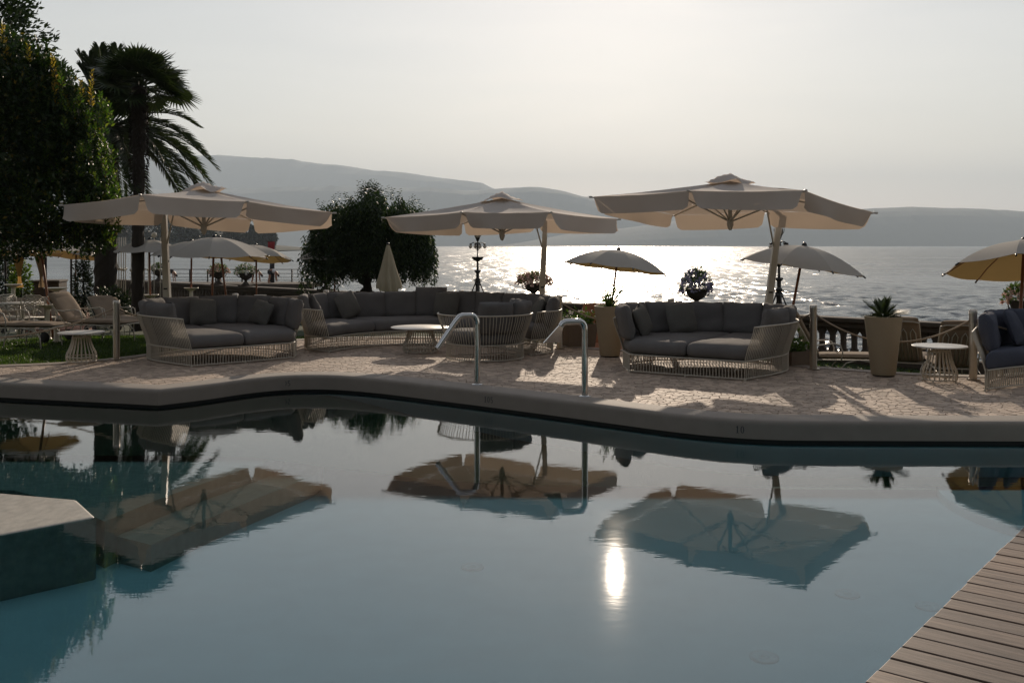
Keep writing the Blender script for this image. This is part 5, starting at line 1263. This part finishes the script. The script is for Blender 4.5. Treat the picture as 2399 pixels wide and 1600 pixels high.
def frond(mb, base, d0, L, droop, nleaf, lw, leaf_l, twist=0.0):
    side0 = d0.cross(Vector((0, 0, 1))); side0 = side0.normalized() if side0.length > .05 else Vector((1, 0, 0)); pts = []
    def pos(t): return base + d0 * L * t + Vector((0, 0, -droop * L * t ** 2.1)) + Vector((d0.x, d0.y, 0)) * (.10 * L * t * (1 - t))
    for i in range(9): pts.append(pos(i / 8))
    mb.tube(pts, [.035 * (1 - .85 * i / 8) * L / 2.5 for i in range(9)], 4)
    for i in range(nleaf):
        t = .14 + .86 * i / nleaf; p = pos(t); tg = (pos(min(t + .03, 1)) - pos(t - .03)).normalized(); up = side0.cross(tg).normalized()
        l_ = leaf_l * math.sin(math.pi * min(.12 + t * .80, 1)) ** .7 * (1 + rng.uniform(-.1, .1))
        for s_ in (-1, 1):
            dv = (side0 * s_ * .62 + tg * .85 + up * rng.uniform(.05, .45)).normalized(); mid = p + dv * l_ * .5; tip = p + dv * l_ + Vector((0, 0, -.10 * l_)); w = tg * lw
            mb.add([p - w * .6, mid - w, tip, mid + w], [(0, 1, 2, 3)])
def date_palm():
    d = 29.0; bx = (248 - CX) / F * d; gz = lawn_z(bx, d); T = thing('date_palm', 'stout date palm with long arching fronds behind the leafy tree', 'palm', (bx, d, gz)); cz = D(0, 290, d).z - gz
    rows = []
    for i in range(46):
        z = cz * i / 45; r_ = .31 + .05 * sstep(z, cz - 1.6, cz - .3) + (.06 if z < .3 else 0); rows.append([(math.cos(a) * r_ * (1 + .10 * ((i * 3 + j) % 4 == 0)), math.sin(a) * r_ * (1 + .10 * ((i * 3 + j) % 4 == 0)), z) for j, a in enumerate([2 * math.pi * k / 14 for k in range(14)])])
    mb = MB(); mb.grid(rows, closed_u=True); mb.build('trunk', M_bark, T)
    mb = MB(); mb.lathe([(.3, cz - .9), (.5, cz - .5), (.5, cz - .1), (.2, cz + .1)], 12); mb.build('crown_heart', M_bark, T)
    for k in range(56):
        a = k * 2.399 + .4; el = rng.choice((R(78), R(60), R(45), R(28), R(12), R(-8))) + rng.uniform(-.12, .12); L = rng.uniform(2.6, 3.3); d0 = Vector((math.cos(a) * math.cos(el), math.sin(a) * math.cos(el), math.sin(el)))
        mb = MB(); frond(mb, Vector((0, 0, cz - .1)) + Vector((d0.x, d0.y, 0)) * .2, d0, L, .24 + .36 * math.cos(el), 84, .038, .58); mb.build('frond', M_palm, T)
    return T
date_palm()
def fan_palm():
    d = 26.5; bx = (322 - CX) / F * d; gz = lawn_z(bx, d); T = thing('fan_palm', 'slim fan palm standing above the left parasol', 'palm', (bx, d, gz)); cz = D(0, 205, d).z - gz; lean = .05
    rows = []
    for i in range(60):
        z = cz * i / 59; r_ = .16 + .045 * mnoise.noise((0, 0, z * 4)) + .03 * sstep(z, cz - 2.2, cz - .8); rows.append([(math.cos(a) * r_ * (1 + .22 * mnoise.noise((j * 1.7, z * 7, 2))) + lean * z / cz, math.sin(a) * r_, z) for j, a in enumerate([2 * math.pi * k / 12 for k in range(12)])])
    mb = MB(); mb.grid(rows, closed_u=True); mb.build('trunk', M_bark, T)
    P = np.stack([np.cos(nrg.uniform(0, 6.28, 900)) * .2, np.sin(nrg.uniform(0, 6.28, 900)) * .2, nrg.uniform(cz * .45, cz - .1, 900)], 1); a = nrg.uniform(0, 6.283, 900); P[:, 0] = np.cos(a) * .19 + lean * .8; P[:, 1] = np.sin(a) * .19
    leaves('trunk_fibre', P, np.stack([np.cos(a), np.sin(a), np.full(900, -1.2)], 1) + rand_dirs(900) * .5, .13, M_bark, T, width=.25)
    for k in range(58):
        a = k * 2.399; el = R(84 - 112 * ((k + .5) / 58) ** 1.0) + rng.uniform(-.1, .1); d0 = Vector((math.cos(a) * math.cos(el), math.sin(a) * math.cos(el), math.sin(el))); L = rng.uniform(.45, .68) + .35 * (k / 58); o_ = Vector((lean, 0, cz)); h_ = o_ + d0 * L
        mb = MB(); mb.tube([o_, o_ + d0 * L * .5, h_], [.018, .014, .010], 4); side = d0.cross(Vector((0, 0, 1))); side = side.normalized() if side.length > .05 else Vector((1, 0, 0)); side = Matrix.Rotation(rng.uniform(-.6, .6), 3, d0) @ side; up = side.cross(d0).normalized(); nb_ = 28; bl = rng.uniform(.60, .78)
        for i in range(nb_):
            w = R(-125 + 250 * i / (nb_ - 1)); dv = d0 * math.cos(w) + side * math.sin(w); dv = (dv + up * (.18 - .12 * math.cos(w))).normalized(); l_ = bl * (.80 + .20 * math.cos(w)); n_ = dv.cross(up).normalized() * .036
            mid = h_ + dv * l_ * .55; tip = h_ + dv * l_ + Vector((0, 0, -(.10 + .16 * rng.random()) * l_)); mb.add([h_, mid + n_, tip, mid - n_], [(0, 1, 2, 3)])
        mb.build('fan_leaf', M_palm, T)
fan_palm()
def weeping_tree():
    d = 29.6; bx = (862 - CX) / F * d; gz = lawn_z(bx, d); T = thing('weeping_tree', 'weeping evergreen tree with a dark mop of hanging shoots by the lake', 'tree', (bx, d, gz))
    S = d / F
    def top(px): return np.interp(px, [705, 725, 750, 790, 830, 845, 870, 895, 930, 965, 990, 1008, 1022], [600, 535, 492, 474, 470, 452, 446, 458, 464, 474, 492, 530, 590])
    def bot(px): return np.interp(px, [705, 730, 755, 790, 830, 860, 890, 925, 945, 970, 1000, 1022], [606, 655, 676, 668, 652, 650, 664, 682, 650, 668, 660, 606])
    mb = MB(); mb.tube([(.1, 0, 0), (.0, 0, 1.0), (-.15, 0, 1.9), (.1, 0, 2.6)], [.16, .13, .10, .05], 8); mb.build('trunk', M_bark, T, True)
    for q in ((-1.3, .3, 2.9), (1.2, -.2, 2.9), (.3, .9, 3.0), (-.5, -.8, 2.9), (.2, .1, 3.5)):
        mb = MB(); mb.tube([(0, 0, 1.7), (q[0] * .5, q[1] * .5, 2.5), q], [.08, .05, .02], 6); mb.build('branch', M_bark, T, True)
    P, Dv, Sz = [], [], []
    for k in range(3600):
        px = 865 + nrg.normal() * 75 if rng.random() < .45 else rng.uniform(706, 1021)
        px = min(max(px, 706), 1021); u = (px - 863) / 158; dy = rng.uniform(-1, 1) * 1.5 * math.sqrt(max(.05, 1 - u * u * .95))
        if mnoise.noise((px * .022, dy * 1.1, 3.3)) > .22 and rng.random() < .85: continue
        edge = 1 - .55 * (dy / 1.55) ** 2; yt = top(px) + (1 - edge) * 45 + rng.uniform(0, 1) ** 1.5 * 130 + 26 * mnoise.noise((px * .05, dy * 1.5, 8.1)) + rng.uniform(-4, 6); yb = bot(px) - (1 - edge) * 20 + (rng.uniform(-60, 0) if rng.random() < .7 else rng.uniform(-10, 16))
        L = min(max((yb - yt) * S, .15), rng.uniform(.5, 1.6)); x = (px - 862) * S; z = H - (yt - HY) * S - gz
        n = int(L / .042); sway = rng.uniform(-.05, .05)
        for i in range(n):
            t = i / n; P.append((x + sway * t + rng.uniform(-.02, .02), dy + rng.uniform(-.02, .02), z - L * t)); a = i * 2.4 + k; Dv.append((math.cos(a) * .8, math.sin(a) * .8, -.75)); Sz.append(.13)
    for k in range(110):                                  # light sprays on the top
        px = rng.choice((rng.uniform(845, 890), rng.uniform(740, 1000))); x = (px - 862) * S; z = H - (top(px) - HY) * S - gz - .1; L = rng.uniform(.15, .46); a0 = rng.uniform(0, 6.28)
        for i in range(int(L / .025)):
            t = i / (L / .025); P.append((x + math.cos(a0) * .3 * L * t, math.sin(a0) * .3 * L * t, z + L * t)); a = i * 2.4; Dv.append((math.cos(a), math.sin(a), .3)); Sz.append(.09)
    leaves('crown', P, Dv, Sz, M_willow, T, width=.30, fold=.05)
weeping_tree()
def shrub(label, px, y0, y1, wpx, d, n, m, size):
    a, b = D(px, y0, d), D(px, y1, d); gz = lawn_z(a.x, d) if d < 60 else b.z; T = thing('garden_shrub', label, 'shrub', (a.x, d, gz)); h = a.z - gz; w = wpx / F * d / 2
    mb = MB(); mb.tube([(0, 0, 0), (.03, 0, h * .5), (0, 0, h * .8)], [.05, .035, .01], 6); mb.build('stem', M_bark, T, True); crown_leaves('foliage', (0, 0, h * .52), (w, w, h * .5), n, size, m, T, .35)
shrub('narrow ivy clad shrub beside the water gap left of the thick palm', 194, 596, 690, 44, 30.0, 1700, M_dleaf, .10)
shrub('sunlit green shrub beside the yellow curtain', 48, 610, 680, 46, 33.0, 1500, M_shoot, .12)
shrub('dark shrub at the left edge inside the pavilion', 12, 600, 690, 60, 35.0, 1800, M_dleaf, .13)
shrub('low dark bush at the foot of the date palm', 262, 676, 740, 90, 28.0, 1500, M_dleaf, .12)
